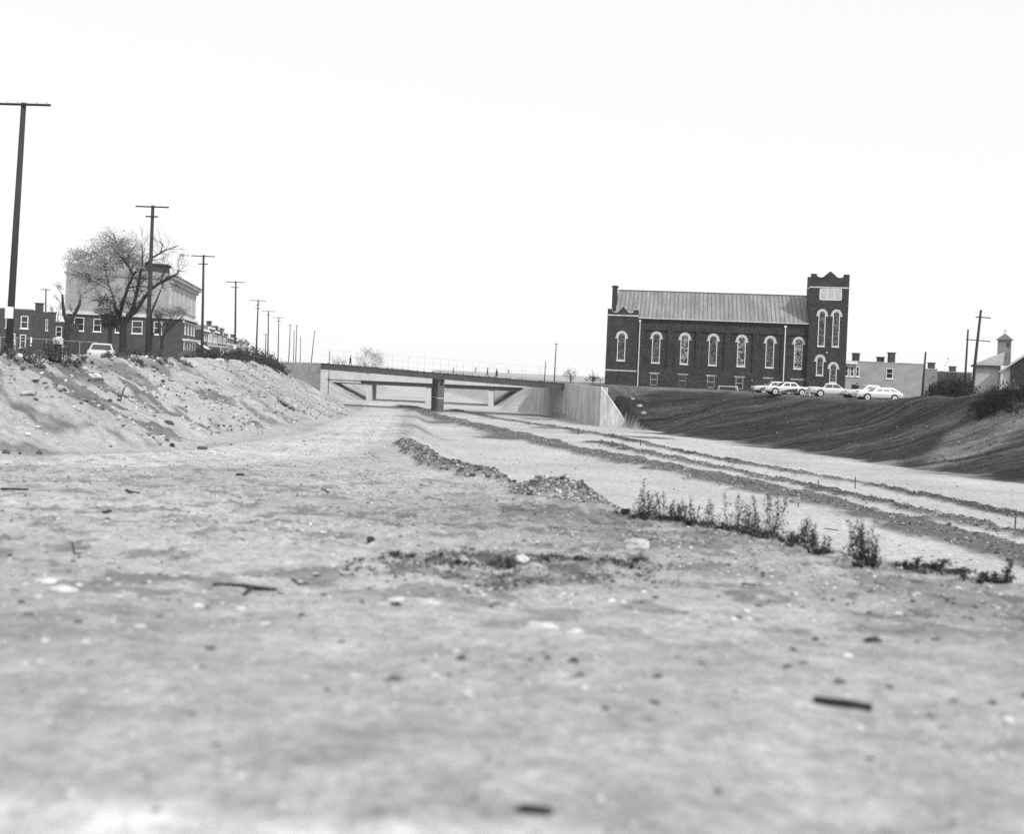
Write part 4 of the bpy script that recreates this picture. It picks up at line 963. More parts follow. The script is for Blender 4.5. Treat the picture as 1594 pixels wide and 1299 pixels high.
far_tree('small sparse tree at the right bridge end', 889, 583, 165, 1.15, 1.3, 700, 0.12, leaf_dark, tone=(1.0, 4.0))
far_tree('dim bush tree left of the church turret', 924, 592, 172, 1.5, 0.8, 500, 0.2, leaf_dark, tone=(0.8, 2.4))
far_tree('thin pale tree standing behind the row house roofs', 89, 482, 170, 1.2, 1.3, 200, 0.2)
for k, (px, py, rx, rz) in enumerate(((600, 604, 4, 2.2), (632, 602, 3, 2.6), (652, 603, 2.5, 2.2), (705, 605, 4, 2.0), (738, 606, 3.5, 1.8), (790, 607, 4, 1.6), (583, 605, 3, 2))):
    far_tree(['broad hazy tree between the first and middle far piers', 'tall hazy tree left of the middle far pier', 'narrow hazy tree just beside the middle far pier', 'broad hazy tree just right of the dark bridge pier', 'hazy tree between the dark pier and third far pier', 'lowest hazy tree behind the third far pier', 'hazy tree just right of the first far pier'][k], px, py, 350, rx, rz, 260, 0.4, group='trees seen under the far bridge')

def bush(label, center, rx, ry, rz, n, ls, m=leaf_dark, tone=(0.5, 1.6), group=None, cat='bush', stems=10, name='bush'):
    x, y = center; g = gz(x, y); o = thing(name, label, cat, (x, y, g), 0, group)
    k = max(6, n // 28)
    cc = rng.normal(size=(k, 3)); cc /= np.linalg.norm(cc, axis=1)[:, None]; cc *= rng.uniform(0.1, 1.0, (k, 1)) ** 0.45
    cc[:, 2] = np.abs(cc[:, 2]); cc = cc * [rx, ry, rz]
    gg = terrain(cc[:, 0] + x, cc[:, 1] + y)[0] - g; cc[:, 2] += gg
    P = cc[rng.integers(0, k, n)] + rng.normal(size=(n, 3)) * [0.13 * rx, 0.13 * ry, 0.15 * rz]
    P[:, 2] = np.maximum(P[:, 2], terrain(P[:, 0] + x, P[:, 1] + y)[0] - g + 0.03)
    lf = leaves('foliage', P, ls, o, m, tone, 0.55); lf['kind'] = 'stuff'
    sb = MB()
    for e in cc[::max(1, k // stems)]:
        e = Vector(e); b = Vector((e.x * 0.55, e.y * 0.55, gz(x + e.x * 0.55, y + e.y * 0.55) - g - 0.1)); sb.tube([b, b.lerp(e, 0.5) + Vector((0, 0, 0.08)), e * 1.05 + Vector((0, 0, rz * 0.12))], [0.025, 0.018, 0.006], 4, False)
    sb.build('stems', bark, o)['kind'] = 'stuff'
    return o
B = 'brush on the bank tops'
for k, (px, d, rx, rz, n) in enumerate(((322, 108, 2.2, 1.1, 900), (343, 118, 2.4, 1.3, 900), (362, 122, 2.6, 1.0, 900), (382, 128, 3.0, 1.6, 1500), (402, 132, 3.0, 1.7, 1500), (418, 136, 2.6, 1.3, 1300), (296, 103, 1.4, 0.8, 500))):
    p = at(px, 560, d)
    bush(['dark brush at the foot of the pole by the corner shop', 'dark brush in front of the porch houses', 'low dark brush before the tallest row house', 'dense dark brush on the bank, highest of its clump', 'dense dark brush in the middle of the bank clump', 'dark brush hanging over the slope toward the abutment', 'small dark brush beside the pale rubble heap'][k], (p.x, d), rx, 1.8, rz, n, 0.26, group=B)
p = at(432, 582, 138); bush('drooping dark shrub lowest on the bank clump', (p.x, 138), 2.0, 1.5, 0.9, 900, 0.24, group=B)
for k, (px, d, rx, rz, n, t) in enumerate(((30, 46, 0.9, 0.5, 500, (0.8, 2.5)), (90, 50, 0.7, 1.1, 500, (0.8, 2.6)), (75, 50, 0.8, 0.6, 400, (1, 3)), (205, 78, 1.0, 0.9, 500, (0.8, 2.4)), (218, 80, 1.2, 0.8, 500, (0.8, 2.4)), (245, 84, 1.3, 0.8, 600, (0.8, 2.6)), (182, 80, 0.8, 0.7, 350, (0.8, 2.2)), (60, 48, 0.5, 0.35, 250, (1.5, 4)))):
    p = at(px, 550, d)
    bush(['weedy brush around the foot of the nearest pole', 'upright brush against the wire fence', 'low brush left of the upright fence brush', 'brush under the large bare limbed tree', 'brush between the large tree and the second pole', 'brush right of the second pole', 'brush between the sedan and the large tree', 'pale weeds beside the fence corner post'][k], (p.x, d), rx, 0.7, rz, n, 0.13, tone=t, group=B)
for k, (px, d, rx) in enumerate(((112, 52, .5), (135, 56, .4), (168, 62, .45), (190, 66, .6), (214, 70, .6), (240, 76, .7), (262, 80, .6), (285, 86, .9), (10, 42, .6), (52, 45, .45))):
    p = at(px, 550, d); bush(['scrub tuft on the crest under the forked tree', 'small scrub tuft left of the sedan', 'scrub tuft right in front of the sedan', 'scrub tuft at the crest before the large tree', 'ragged scrub left of the second pole foot', 'ragged scrub right of the second pole foot', 'scrub tuft before the umbrella tree', 'ragged scrub below the corner shop', 'ragged scrub left of the nearest pole foot', 'scrub tuft right of the nearest pole foot'][k], (p.x, d), rx, .5, .42, int(380 * rx / .5), .10, tone=(.7, 2.8), group='scrub tufts along the left crest', name='scrub_tuft', cat='scrub')
for k, (px, py, d, rx, rz, n) in enumerate(((1462, 590, 118, 1.6, 2.3, 1500), (1482, 590, 119, 2.0, 2.9, 2200), (1500, 590, 120, 1.7, 2.8, 1800), (1473, 575, 150, 4.0, 4.2, 1200))):
    p = at(px, py, d)
    bush(['dark thicket beside the short bare pole', 'dark thicket in the middle of the clump left of the chapel', 'dark thicket at the foot of the leaning pole', 'grey leafy trees behind the dark thicket'][k], (p.x, d), rx, 1.4, rz, n, 0.24, group='thicket left of the chapel', tone=(0.2, 0.8) if k < 3 else (1.2, 2.6))
for k, (px, py, rx, rz, n) in enumerate(((1542, 632, 1.9, 0.9, 1500), (1572, 630, 2.2, 0.9, 1600), (1530, 640, 1.2, 0.6, 700), (1600, 626, 2.0, 0.9, 1200), (1555, 612, 1.2, 0.9, 700))):
    p = floor_pt(px, py)
    bush(['black tangled brush in the middle of the right bank', 'black tangled brush below the wooden trestle', 'low black brush at the left of the bank tangle', 'black tangled brush farthest along the right bank', 'grey brush between the plank and trestle'][k], (p.x, p.y), rx, 1.8, rz, n, 0.17, group='tangled brush on the right bank', tone=(0.12, 0.5) if k < 4 else (0.6, 1.6))

# ------------------------------------------------------------------ weeds on the lip of the mound
def weed(label, x, y, h, n_st, group='weeds along the lip of the mound', dens=1.0, lean=0.0):
    g = gz(x, y); o = thing('weed', label, 'weed', (x, y, g), 0, group)
    P, sb = [], MB()
    for k in range(n_st):
        hh = h * random.uniform(0.55, 1.0) if k else h
        a = random.uniform(0, 6.28); sp = 0.0 if k == 0 else random.uniform(0.05, 0.28) * h
        b = Vector((math.cos(a) * sp * 0.7, math.sin(a) * sp * 0.7, -0.04)); t = Vector((math.cos(a) * sp * 1.5 + lean * hh, math.sin(a) * sp * 1.5, hh))
        mid = b.lerp(t, 0.5) + Vector((random.gauss(0, 0.02), random.gauss(0, 0.02), 0))
        sb.tube([b, mid, t], [0.007, 0.005, 0.002], 4, False)
        n = int(230 * dens * hh / 0.5)
        for _ in range(n):
            u = random.random() ** 1.25; c = b.lerp(t, u); w_ = (1 - u) ** 1.1 * 0.16 * h / 0.5 + 0.008
            P.append((c.x + random.gauss(0, w_ * 0.55), c.y + random.gauss(0, w_ * 0.55), max(0.01, c.z + random.uniform(-0.02, 0.06))))
    sb.build('stem', bark, o)['kind'] = 'stuff'
    lf = leaves('foliage', np.array(P), 0.040, o, weed_leaf, (0.35, 2.4), 0.42); lf['kind'] = 'stuff'
W = [(994, 803, 0.58, 3), (1008, 806, 0.34, 4), (1028, 808, 0.42, 4), (1050, 810, 0.30, 5), (1062, 812, 0.28, 4), (1080, 815, 0.42, 5), (1104, 818, 0.40, 3), (1120, 821, 0.38, 4), (1146, 826, 0.56, 4), (1160, 829, 0.34, 3), (1172, 828, 0.36, 3),
     (1194, 837, 0.62, 6), (1212, 836, 0.50, 5), (1252, 845, 0.34, 7), (1268, 852, 0.22, 5), (1284, 862, 0.20, 5), (1342, 872, 0.42, 8), (1352, 876, 0.34, 6), (1358, 882, 0.15, 4), (1565, 908, 0.24, 6), (1527, 909, 0.09, 4), (1500, 900, 0.07, 4), (1230, 850, 0.16, 5)]
WLAB = ['tall thin weed next to the end of the gravel heap', 'short weed behind the tall one at the gravel heap', 'pointed weed third along the row from the gravel heap', 'low spreading weed after the pointed one', 'lowest weed in the left half of the lip row', 'broad weed fifth clump from the gravel heap', 'slim pointed weed in the middle of the lip row', 'slim weed just after the middle of the lip row', 'tall forked weed beyond the middle of the lip row', 'short weed right after the tall forked one', 'short weed between the two tallest of the row',
        'tallest weed of the lip row with several spires', 'tall weed leaning against the tallest one', 'round bushy weed just past the tallest pair', 'low weed beside the round bushy one', 'lowest weed closing the lip row', 'dense bushy weed standing apart beyond the lip row', 'smaller half of the bushy pair beyond the lip row', 'small sprig at the foot of the bushy pair', 'bushy weed standing alone far along the lip', 'small sprig beside the lone bushy weed', 'tiny sprig between the bushy pair and lone weed', 'small weed under the round bushy one']
for k, (px, py, h, n) in enumerate(W):
    p = floor_pt(px, py)
    if p.y > 24: p = Vector(at(px, py, 19))
    weed(WLAB[k], p.x, p.y, h, n, dens=random.uniform(0.4, 0.85), lean=random.uniform(-.22, .22))
for k, (px, py, rx) in enumerate(((1000, 806, .28), (1040, 811, .30), (1085, 818, .34), (1135, 826, .34), (1180, 834, .34), (1225, 845, .30), (1275, 862, .18), (1345, 880, .16), (1550, 908, .2), (970, 800, .2), (1460, 893, .35), (1420, 886, .22))):
    p = floor_pt(px, py)
    if p.y > 24: p = Vector(at(px, py, 19.5))
    bush(['low growth at the foot of the tall thin weed', 'low growth under the third pointed weed', 'low growth under the broad weed', 'low growth under the tall forked weed', 'low growth under the tallest weed', 'low growth around the round bushy weed', 'thin ground growth closing the lip row', 'thin ground growth under the bushy pair', 'thin ground growth beside the lone bushy weed', 'sparse growth between gravel heap and weeds', 'low tangle of dry stalks on the lip', 'small tangle beside the dry stalks on the lip'][k], (p.x, p.y), rx, .17, .10, int(430 * rx / .3), .032, weed_leaf, (.4, 1.8), 'ground growth along the lip', 'weed', 6, 'ground_growth')
for k, (px, py, rx, rz) in enumerate(((700, 868, .34, .07), (870, 873, .40, .09), (975, 880, .34, .10), (780, 880, .22, .06), (625, 862, .22, .04))):
    p = floor_pt(px, py)
    bush(['matted dead grass left of the pale sliver in the dark patch', 'matted dead grass right of the pale sliver in the dark patch', 'thickest matted grass at the rock end of the dark patch', 'thin matted grass beside the pale sliver', 'thin matted grass at the left end of the dark patch'][k], (p.x, p.y), rx, .22, rz * 0.6, int(420 * rx / .3), .024, weed_leaf, (.4, 2.2), 'matted grass in the dark patch', 'dead grass', 4, 'grass_mat')
p = floor_pt(408, 678); weed('lone dead sapling at the foot of the left bank', p.x, p.y, 1.5, 2, None, 0.12)
p = floor_pt(445, 635); bush('small dark shrub growing on the left bank face', (p.x, p.y), 0.9, 0.7, 0.4, 260, 0.16)

# ------------------------------------------------------------------ cars
def car(label, loc, rz, paint, lower=None, wagon=False, fins=0.0, group=None):
    o = thing('parked_car', label, 'car', loc, rz, group)
    L = 2.65
    st = [(-L, .46, .80, .78), (-L + .12, .36, .93, .90), (-1.9, .30, .98, .96), (-1.0, .27, .97, .98), (0.7, .27, .96, .98), (1.3, .29, .95, .97), (2.2, .31, .90, .94), (L - .12, .36, .84, .88), (L, .46, .76, .78)]
    rings = []
    for (x, zb, zt, w_) in st:
        f = fins * max(0.0, (-x - 0.9) / 1.7)
        half = [(w_ * .86, zb), (w_, zb + .12), (w_ * 1.01, (zb + zt) / 2), (w_ * .98, zt - .10), (w_ * .93, zt + f), (w_ * .80, zt + f * .35)]
        rings.append([(x, y, z) for y, z in half] + [(x, 0, zt + .03)] + [(x, -y, z) for y, z in reversed(half)])
    MB().loft(rings).build('body', paint, o, True)
    # cabin
    if wagon: bx0, bx1, tx0, tx1 = -2.35, 1.0, -1.55, 0.40
    else: bx0, bx1, tx0, tx1 = -1.35, 1.0, -0.85, 0.35
    zb, zt = .95, 1.50; wb, wt = .87, .68
    cb_ = MB(); R0 = [(bx0, -wb, zb), (bx1, -wb, zb), (bx1, wb, zb), (bx0, wb, zb)]; R1 = [(tx0, -wt, zt - .06), (tx1, -wt, zt - .06), (tx1, wt, zt - .06), (tx0, wt, zt - .06)]
    R2 = [(tx0 + .12, -wt + .12, zt), (tx1 - .12, -wt + .12, zt), (tx1 - .12, wt - .12, zt), (tx0 + .12, wt - .12, zt)]
    cab = cb_.loft([R0, R1, R2]).build('cabin', paint, o)
    def pane(a, b, c, d, i0, i1, j0=.12, j1=.88):
        a, b, c, d = map(Vector, (a, b, c, d))
        def bl(u, v): return a.lerp(b, u).lerp(d.lerp(c, u), v)
        q = [bl(i0, j0), bl(i1, j0), bl(i1, j1), bl(i0, j1)]; n = (q[1] - q[0]).cross(q[3] - q[0]).normalized()
        if n.dot(q[0] - Vector((0, 0, 1.1))) < 0: n = -n
        m = MB(); m.add([v + n * .012 for v in q] + [v - n * .01 for v in q], [(0, 1, 2, 3), (7, 6, 5, 4), (0, 4, 5, 1), (1, 5, 6, 2), (2, 6, 7, 3), (3, 7, 4, 0)])
        m.build('window', car_glass, cab)
    for sgn in (0, 1):
        A, B_, C_, D_ = (R0[0], R0[1], R1[1], R1[0]) if sgn == 0 else (R0[3], R0[2], R1[2], R1[3])
        for i0, i1 in (((.06, .32), (.35, .62), (.65, .92)) if wagon else ((.08, .48), (.52, .92))): pane(A, B_, C_, D_, i0, i1)
    pane(R0[1], R0[2], R1[2], R1[1], .07, .93); pane(R0[3], R0[0], R1[0], R1[3], .07, .93)
    for x in (-1.55, 1.62):
        for y in (-.84, .84):
            s_ = 1 if y > 0 else -1
            w_ = MB().disc((x, s_ * .915, .34), 'y', .34, .34, .20, 20).build('wheel', rubber, o)
            MB().disc((x, s_ * 1.02, .34), 'y', .245, .245, .015, 18).build('whitewall', white_paint, w_)
            MB().disc((x, s_ * 1.035, .34), 'y', .15, .12, .03, 12).build('hubcap', chrome, w_)
            MB().disc((x, s_ * .93, .40), 'y', .42, .42, .12, 20).build('wheel_arch', rubber, o)
    for x, nm in ((-L - .10, 'rear_bumper'), (L + .10, 'front_bumper')):
        MB().tube([(x * .975, -.92, .44), (x, -.55, .44), (x, .55, .44), (x * .975, .92, .44)], .085, 8).build(nm, chrome, o, True)
    MB().box(L - .02, L + .03, -.55, .55, .50, .68).build('grille', chrome, o)
    for y in (-.70, .70):
        MB().disc((L + .01, y, .70), 'x', .11, .09, .07, 12).build('headlight', white_paint, o)
        MB().disc((-L - .01, y, .70), 'x', .06, .09, .07, 10).build('taillight', concrete_dark, o)
    for y in (-1, 1): MB().box(-2.35, 2.25, y * .985 - .012, y * .985 + .012, .66, .70).build('side_trim', chrome, o)
    for y in (-1, 1): MB().box(-1.1, 1.15, y * .95 - .012, y * .95 + .012, .26, .36).build('sill', sill_shade, o)  # darker sill: shade low on the body put into its grey
    if lower is not None:
        for y in (-1, 1):
            m = MB(); m.add([(-1.05, y * .985, .36), (1.1, y * .985, .36), (0.2, y * 1.0, .62), (-1.0, y * .998, .80), (-1.05, y * .93, .36), (1.1, y * .93, .36), (0.2, y * .93, .62), (-1.0, y * .93, .80)], [(0, 1, 2, 3), (7, 6, 5, 4), (0, 4, 5, 1), (1, 5, 6, 2), (2, 6, 7, 3), (3, 7, 4, 0)])
            m.build('side_panel', lower, o)
    return o
GC = 'cars parked beside the church'
def car_at(px, d, *a, size=1.0, **k):
    p = at(px, 610, d); o = car(a[0], (p.x, d, gz(p.x, d) + 0.01), *a[1:], **k); o.scale = (size,) * 3; return o
car_at(1224, 127.6, 'white car with dark lower side panel parked before the church', R(184), car_white, car_dark, fins=0.06, group=GC)
car_at(1205, 134.5, 'white car mostly hidden behind the two tone car', R(184), car_white, group=GC)
car_at(1297, 122.5, 'white finned car parked at the foot of the church tower', R(-6), car_white, fins=0.16, group=GC)
car_at(1352, 120.5, 'low white car half hidden behind the station wagon', R(184), car_white, group=GC)
car_at(1367, 116.2, 'white station wagon parked where the dirt berm begins', R(184), car_white, wagon=True, group=GC, size=0.93)
car_at(156, 80, 'pale sedan seen from behind parked under the large bare tree', R(108), car_pale, group=None, size=0.97)
car_at(291, 140, 'dark car parked in front of the corner shop', R(99), car_dark, group=None)

# ------------------------------------------------------------------ people
def person(label, x, y, z, rz, h=1.74, stride=0.25, coat=coat_dark, hat=True, long_coat=True):
    V = [(0, 0, .93), (0, 0, 1.12), (0, 0, 1.36), (0, 0, 1.47), (0.02, 0, 1.56), (0.03, 0, 1.66),
         (0, .10, .88), (stride * .5, .10, .48), (stride * .55, .10, .07), (stride * .55 + .17, .11, .03),
         (0, -.10, .88), (-stride * .2, -.10, .48), (-stride * .75, -.10, .09), (-stride * .75 + .16, -.11, .03),
         (0, .19, 1.38), (-.06, .25, 1.10), (.06, .25, .86), (0, -.19, 1.38), (.02, -.25, 1.10), (.14, -.25, .88)]
    E = [(0, 1), (1, 2), (2, 3), (3, 4), (4, 5), (0, 6), (6, 7), (7, 8), (8, 9), (0, 10), (10, 11), (11, 12), (12, 13), (2, 14), (14, 15), (15, 16), (2, 17), (17, 18), (18, 19)]
    Rr = [.15, .14, .16, .062, .075, .085, .09, .062, .045, .04, .09, .062, .045, .04, .062, .048, .036, .062, .048, .036]
    for hb in (16, 19):
        bx, by, bz = V[hb]; s_ = 1 if by > 0 else -1
        for k, (dx, dz, l_) in enumerate(((.03, -.10, 1), (.01, -.115, 1), (-.012, -.11, 1), (-.03, -.09, 1), (.055, -.05, 1))):
            V.append((bx + dx, by - s_ * .01, bz + dz)); E.append((hb, len(V) - 1)); Rr.append(.010)
    me = bpy.data.meshes.new('body'); sc_ = h / 1.75; me.from_pydata([tuple(c * sc_ for c in v) for v in V], E, [])
    t = bpy.data.objects.new('tmp', me); C.objects.link(t)
    t.modifiers.new('skin', 'SKIN'); sv_ = me.skin_vertices[0].data if me.skin_vertices else None
    if sv_ is None:
        bpy.context.view_layer.objects.active = t; sv_ = me.skin_vertices[0].data
    for i, r in enumerate(Rr): sv_[i].radius = (r * sc_, r * sc_); sv_[i].use_root = (i == 0)
    sb = t.modifiers.new('sub', 'SUBSURF'); sb.levels = 1; sb.render_levels = 1
    dg = bpy.context.evaluated_depsgraph_get(); m2 = bpy.data.meshes.new_from_object(t.evaluated_get(dg)); bpy.data.objects.remove(t)
    m2.materials.clear(); m2.materials.append(coat); m2.materials.append(skin)
    for p_ in m2.polygons:
        c = p_.center; p_.use_smooth = True
        p_.material_index = 1 if (c.z > 1.46 * sc_ or (abs(c.y) > .2 * sc_ and c.z < .87 * sc_ and c.z > .6)) else 0
    o = thing('person', label, 'person', (x, y, z), rz)
    b = link('body', m2, o)
    if long_coat:
        MB().loft([[(r * .8 * math.cos(a), r * 1.15 * math.sin(a), zz * sc_) for a in np.linspace(0, 2 * math.pi, 13)[:-1]] for r, zz in ((.24, .62), (.19, .95), (.18, 1.2), (.20, 1.38), (.08, 1.47))]).build('coat', coat, o, True)
    if hat:
        MB().tube([(.03, 0, 1.70 * sc_), (.03, 0, 1.72 * sc_), (.03, 0, 1.725 * sc_), (.03, 0, 1.80 * sc_), (.03, 0, 1.82 * sc_)], [.15, .15, .10, .095, .04], 12).build('hat', hair_m, o, True)
    else:
        MB().tube([(.0, 0, 1.60 * sc_), (.0, 0, 1.68 * sc_), (.01, 0, 1.74 * sc_), (.02, 0, 1.77 * sc_)], [.085, .105, .09, .03], 10).build('hair', hair_m, o, True)
    return o
for k, (px, t0) in enumerate(((545, None), (758.5, None), (773, None))):
    t = 0.5; 
    lo, hi = 0.0, 1.0
    for _ in range(40):
        t = (lo + hi) / 2; q = bpt(t, 1.6)
        a_ = q.x / q.y * FPX; px_ = CX + a_ * math.cos(ROLL) + (q.z - EYE) / q.y * FPX * math.sin(ROLL)
        if px_ < px: lo = t
        else: hi = t
    q = bpt(t, 1.6)
    person(['person in a long dark coat walking alone on the left span of the bridge', 'person in grey walking ahead of another on the bridge', 'person in dark clothes stepping behind the grey one on the bridge'][k], q.x, q.y, q.z - 0.22, R([0, 175, 185][k]), [1.76, 1.7, 1.62][k], 0.35, [coat_dark, coat_mid, coat_dark][k], k == 0, k != 1)
p = at(1170, 605, 137); person('person in a dark coat standing between the church wall and parked cars', p.x, 137, gz(p.x, 137), R(-60), 1.72, 0.1, coat_dark)
p = at(1334, 605, 131); person('person standing behind the low white car, only head and shoulders showing', p.x, 131, gz(p.x, 131), R(-100), 1.78, 0.1, coat_dark, False)

# ------------------------------------------------------------------ trestles, stakes, fence
def trestle(label, x, y, rz, L=1.4, H=0.8, m=wood_grey, cat='trestle'):
    g = gz(x, y); o = thing('trestle', label, cat, (x, y, g), rz)
    MB().box(-L / 2, L / 2, -.06, .06, H - .1, H).build('top_beam', m, o)
    for sx in (-1, 1):
        for sy in (-1, 1):
            MB().tube([(sx * (L / 2 - .12), sy * .05, H - .06), (sx * (L / 2 - .02), sy * .34, -.08)], .04, 4).build('leg', m, o)
    return o
p = at(1257, 612, 127); trestle('white folding trestle standing between the two tone and finned cars', p.x, 127, R(70), 0.9, 0.85, white_paint)
p = at(1133, 607, 141); trestle('long low trestle lying near the church railing', p.x, 141, R(5), 2.6, 0.6, concrete_w)
p = floor_pt(1576, 612); trestle('tall dark wooden trestle in the brush of the right bank', p.x, p.y, R(60), 1.2, 1.1)
p = floor_pt(1524, 617); q = MB(); q.tube([(0.3, 0, -0.1), (-0.35, 0, 0.75)], 0.05, 4); o = q.build('leaning_plank', wood_pole); o.location = p; tag(o, 'dark plank sticking up from the brush near the chapel', 'plank')
for k, (px, py, hp) in enumerate(((900, 678, 9), (997, 694, 9), (1274, 757, 8), (1305, 757, 9), (1331, 762, 19), (1580, 823, 30), (1243, 790, 5))):
    p = floor_pt(px, py); hgt = hp / FPX * p.y; r = 0.055 if k < 2 else 0.035
    m = MB().tube([(0, 0, -0.25), (random.uniform(-.02, .02), 0, hgt - 0.03), (0, 0, hgt)], [r, r * .95, r * .5], 6)
    o = m.build('survey_stake', wood_pole if k in (0, 1) else wood_pale if k == 3 else wood_grey); o.location = p
    tag(o, ['thick black stake beside the concrete wing wall', 'dark stake at the foot of the dark bank', 'short stake in the pale strip between two windrows', 'pale short stake next to the tallest mid stake', 'slim tall stake on the windrow beyond the pale strip', 'tall weathered stake on the last windrow near its far right end', 'tiny stake in the widest gravel windrow'][k], 'stake', 'survey stakes on the cut floor')
fo = at(48, 540, 74); f0 = Vector((fo.x, 74, gz(fo.x, 74)))
fn = thing('wire_fence', 'wire mesh fence with pale corner post before the brick row house', 'fence', f0)
fpts = [(-26, 70), (0, 72), (24, 73), (48, 74), (72, 76), (98, 78), (124, 80), (150, 82)]
tops = []
for k, (px, d) in enumerate(fpts):
    x = at(px, 540, d).x; g = gz(x, d); tops.append(Vector((x, d, g + 1.55)))
    MB(f0).tube([(x, d, g - .3), (x, d, g + (1.65 if k == 3 else 1.55))], .06 if k == 3 else .028, 8).build('post', white_paint if k == 3 else galv, fn)
for a, b in zip(tops[:-1], tops[1:]):
    MB(f0).tube([a, b], .024, 5).build('top_rail', galv, fn)
wm = MB(f0)
for a, b in zip(tops[:-1], tops[1:]):
    n = int((b - a).length / 0.14)
    for i in range(n):
        for sg in (1, -1):
            u0 = i / n; u1 = min(1.0, max(0.0, u0 + sg * 1.4 / (b - a).length)); h1 = 1.4 * abs(u1 - u0) * (b - a).length / 1.4
            wm.tube([a.lerp(b, u0) - Vector((0, 0, .02)), a.lerp(b, u1) - Vector((0, 0, .02 + h1))], .004, 3, False)
wm.build('wire_mesh', iron, fn)['kind'] = 'stuff'

# ------------------------------------------------------------------ stones, gravel, clods, sticks
phi = (1 + 5 ** .5) / 2
ICO = np.array([(-1, phi, 0), (1, phi, 0), (-1, -phi, 0), (1, -phi, 0), (0, -1, phi), (0, 1, phi), (0, -1, -phi), (0, 1, -phi), (phi, 0, -1), (phi, 0, 1), (-phi, 0, -1), (-phi, 0, 1)]) / 1.9
ICF = np.array([(0, 11, 5), (0, 5, 1), (0, 1, 7), (0, 7, 10), (0, 10, 11), (1, 5, 9), (5, 11, 4), (11, 10, 2), (10, 7, 6), (7, 1, 8), (3, 9, 4), (3, 4, 2), (3, 2, 6), (3, 6, 8), (3, 8, 9), (4, 9, 5), (2, 4, 11), (6, 2, 10), (8, 6, 7), (9, 8, 1)])
def stones(name, label, X, Y, size, tone, flat=0.6, m=gravel_m, sink=0.25):
    n = len(X); Z = terrain(X, Y)[0]
    V = ICO[None] * (1 + rng.normal(size=(n, 12, 1)) * 0.22)
    sc_ = np.stack([rng.uniform(.7, 1.4, n), rng.uniform(.6, 1.1, n), flat * rng.uniform(.6, 1.3, n)], 1) * size[:, None] * 0.5
    V = V * sc_[:, None]
    a = rng.uniform(0, 6.28, n); c, s_ = np.cos(a)[:, None], np.sin(a)[:, None]
    x, y = V[..., 0] * c - V[..., 1] * s_, V[..., 0] * s_ + V[..., 1] * c
    V = np.stack([x + X[:, None], y + Y[:, None], V[..., 2] + (Z + sc_[:, 2] * (1 - 2 * sink))[:, None]], -1).reshape(-1, 3)
    F = (ICF[None] + (np.arange(n) * 12)[:, None, None]).reshape(-1, 3)
    o = link(name, np_mesh(name, V, F, False, {'tone': np.repeat(tone, 12)}), None, m)
    o['kind'] = 'stuff'; o['label'] = label; o['category'] = 'gravel'
    return o
def pick(n, xr, yr, keep, pw=1.0):
    X = rng.uniform(*xr, n * 6); Y = yr[0] + (yr[1] - yr[0]) * rng.uniform(0, 1, n * 6) ** pw
    q = terrain(X, Y, False)[1]; k = keep(X, Y, q); k &= np.abs(X / np.maximum(Y, 1)) < 0.56
    return X[k][:n], Y[k][:n]
def mixt(n, lo=(0.3, 0.8), hi=(1.4, 3.0), p=0.35):
    return np.where(rng.uniform(size=n) < p, rng.uniform(*hi, n), rng.uniform(*lo, n))
def szs(n, a, b, pw=2.5): return a + (b - a) * rng.uniform(0, 1, n) ** pw
EARTH = 2.1      # gravel tone that equals the bare earth around it
def bits(n, dark=0.12, pale=0.25):
    u = rng.uniform(size=n)
    return np.where(u < dark, rng.uniform(.2, .8, n), np.where(u > 1 - pale, rng.uniform(2.3, 3.4, n), rng.uniform(1.2, 2.1, n)))
X, Y = pick(7500, (-8, 8), (2.3, 14), lambda x, y, q: q['sdm'] < 0, 1.2); stones('pebbles', 'small pebbles strewn over the near bare earth', X, Y, szs(len(X), .005, .032, 3), bits(len(X), .16, .3), .4, sink=.4)
X, Y = pick(1300, (-8, 7), (4.6, 15), lambda x, y, q: (q['sdm'] < 0) & (rng.uniform(size=len(x)) < 0.1 + sst(0.46, 0.6, fbm(x * 0.9, y * 0.7, 113, 3)))); stones('stones', 'larger half buried stones scattered over the near earth', X, Y, szs(len(X), .018, .07, 2.5), bits(len(X), .28, .42), .4, sink=.38)
X, Y = pick(10500, (-26, 12), (13, 46), lambda x, y, q: (q['sdm'] < 0.6) & (q['wl'] < .5) & (rng.uniform(size=len(x)) < 0.15 + sst(0.45, 0.62, fbm(x * 0.6, y * 0.6, 112, 3))), 1.0); stones('pebbles', 'loose pebbles and clods on the ramp', X, Y, szs(len(X), .015, .065, 3), bits(len(X), .42, .22), .45, sink=.35)
X, Y = pick(4500, (-30, 34), (40, 150), lambda x, y, q: q['fw'] > .8); stones('pebbles', 'scattered stones on the floor of the cut', X, Y, szs(len(X), .04, .15, 3), bits(len(X), .32, .2), .5)
X, Y = pick(12000, (-36, -8), (26, 150), lambda x, y, q: (q['wl'] > .4) & (q['sdl'] > -3) & (rng.uniform(size=len(x)) < 0.12 + sst(0.46, 0.62, fbm(x * 0.35, y * 0.35, 111, 3)))); stones('rubble', 'broken rubble strewn over the left bank', X, Y, szs(len(X), .03, .26, 4), bits(len(X), .36, .25), .65)
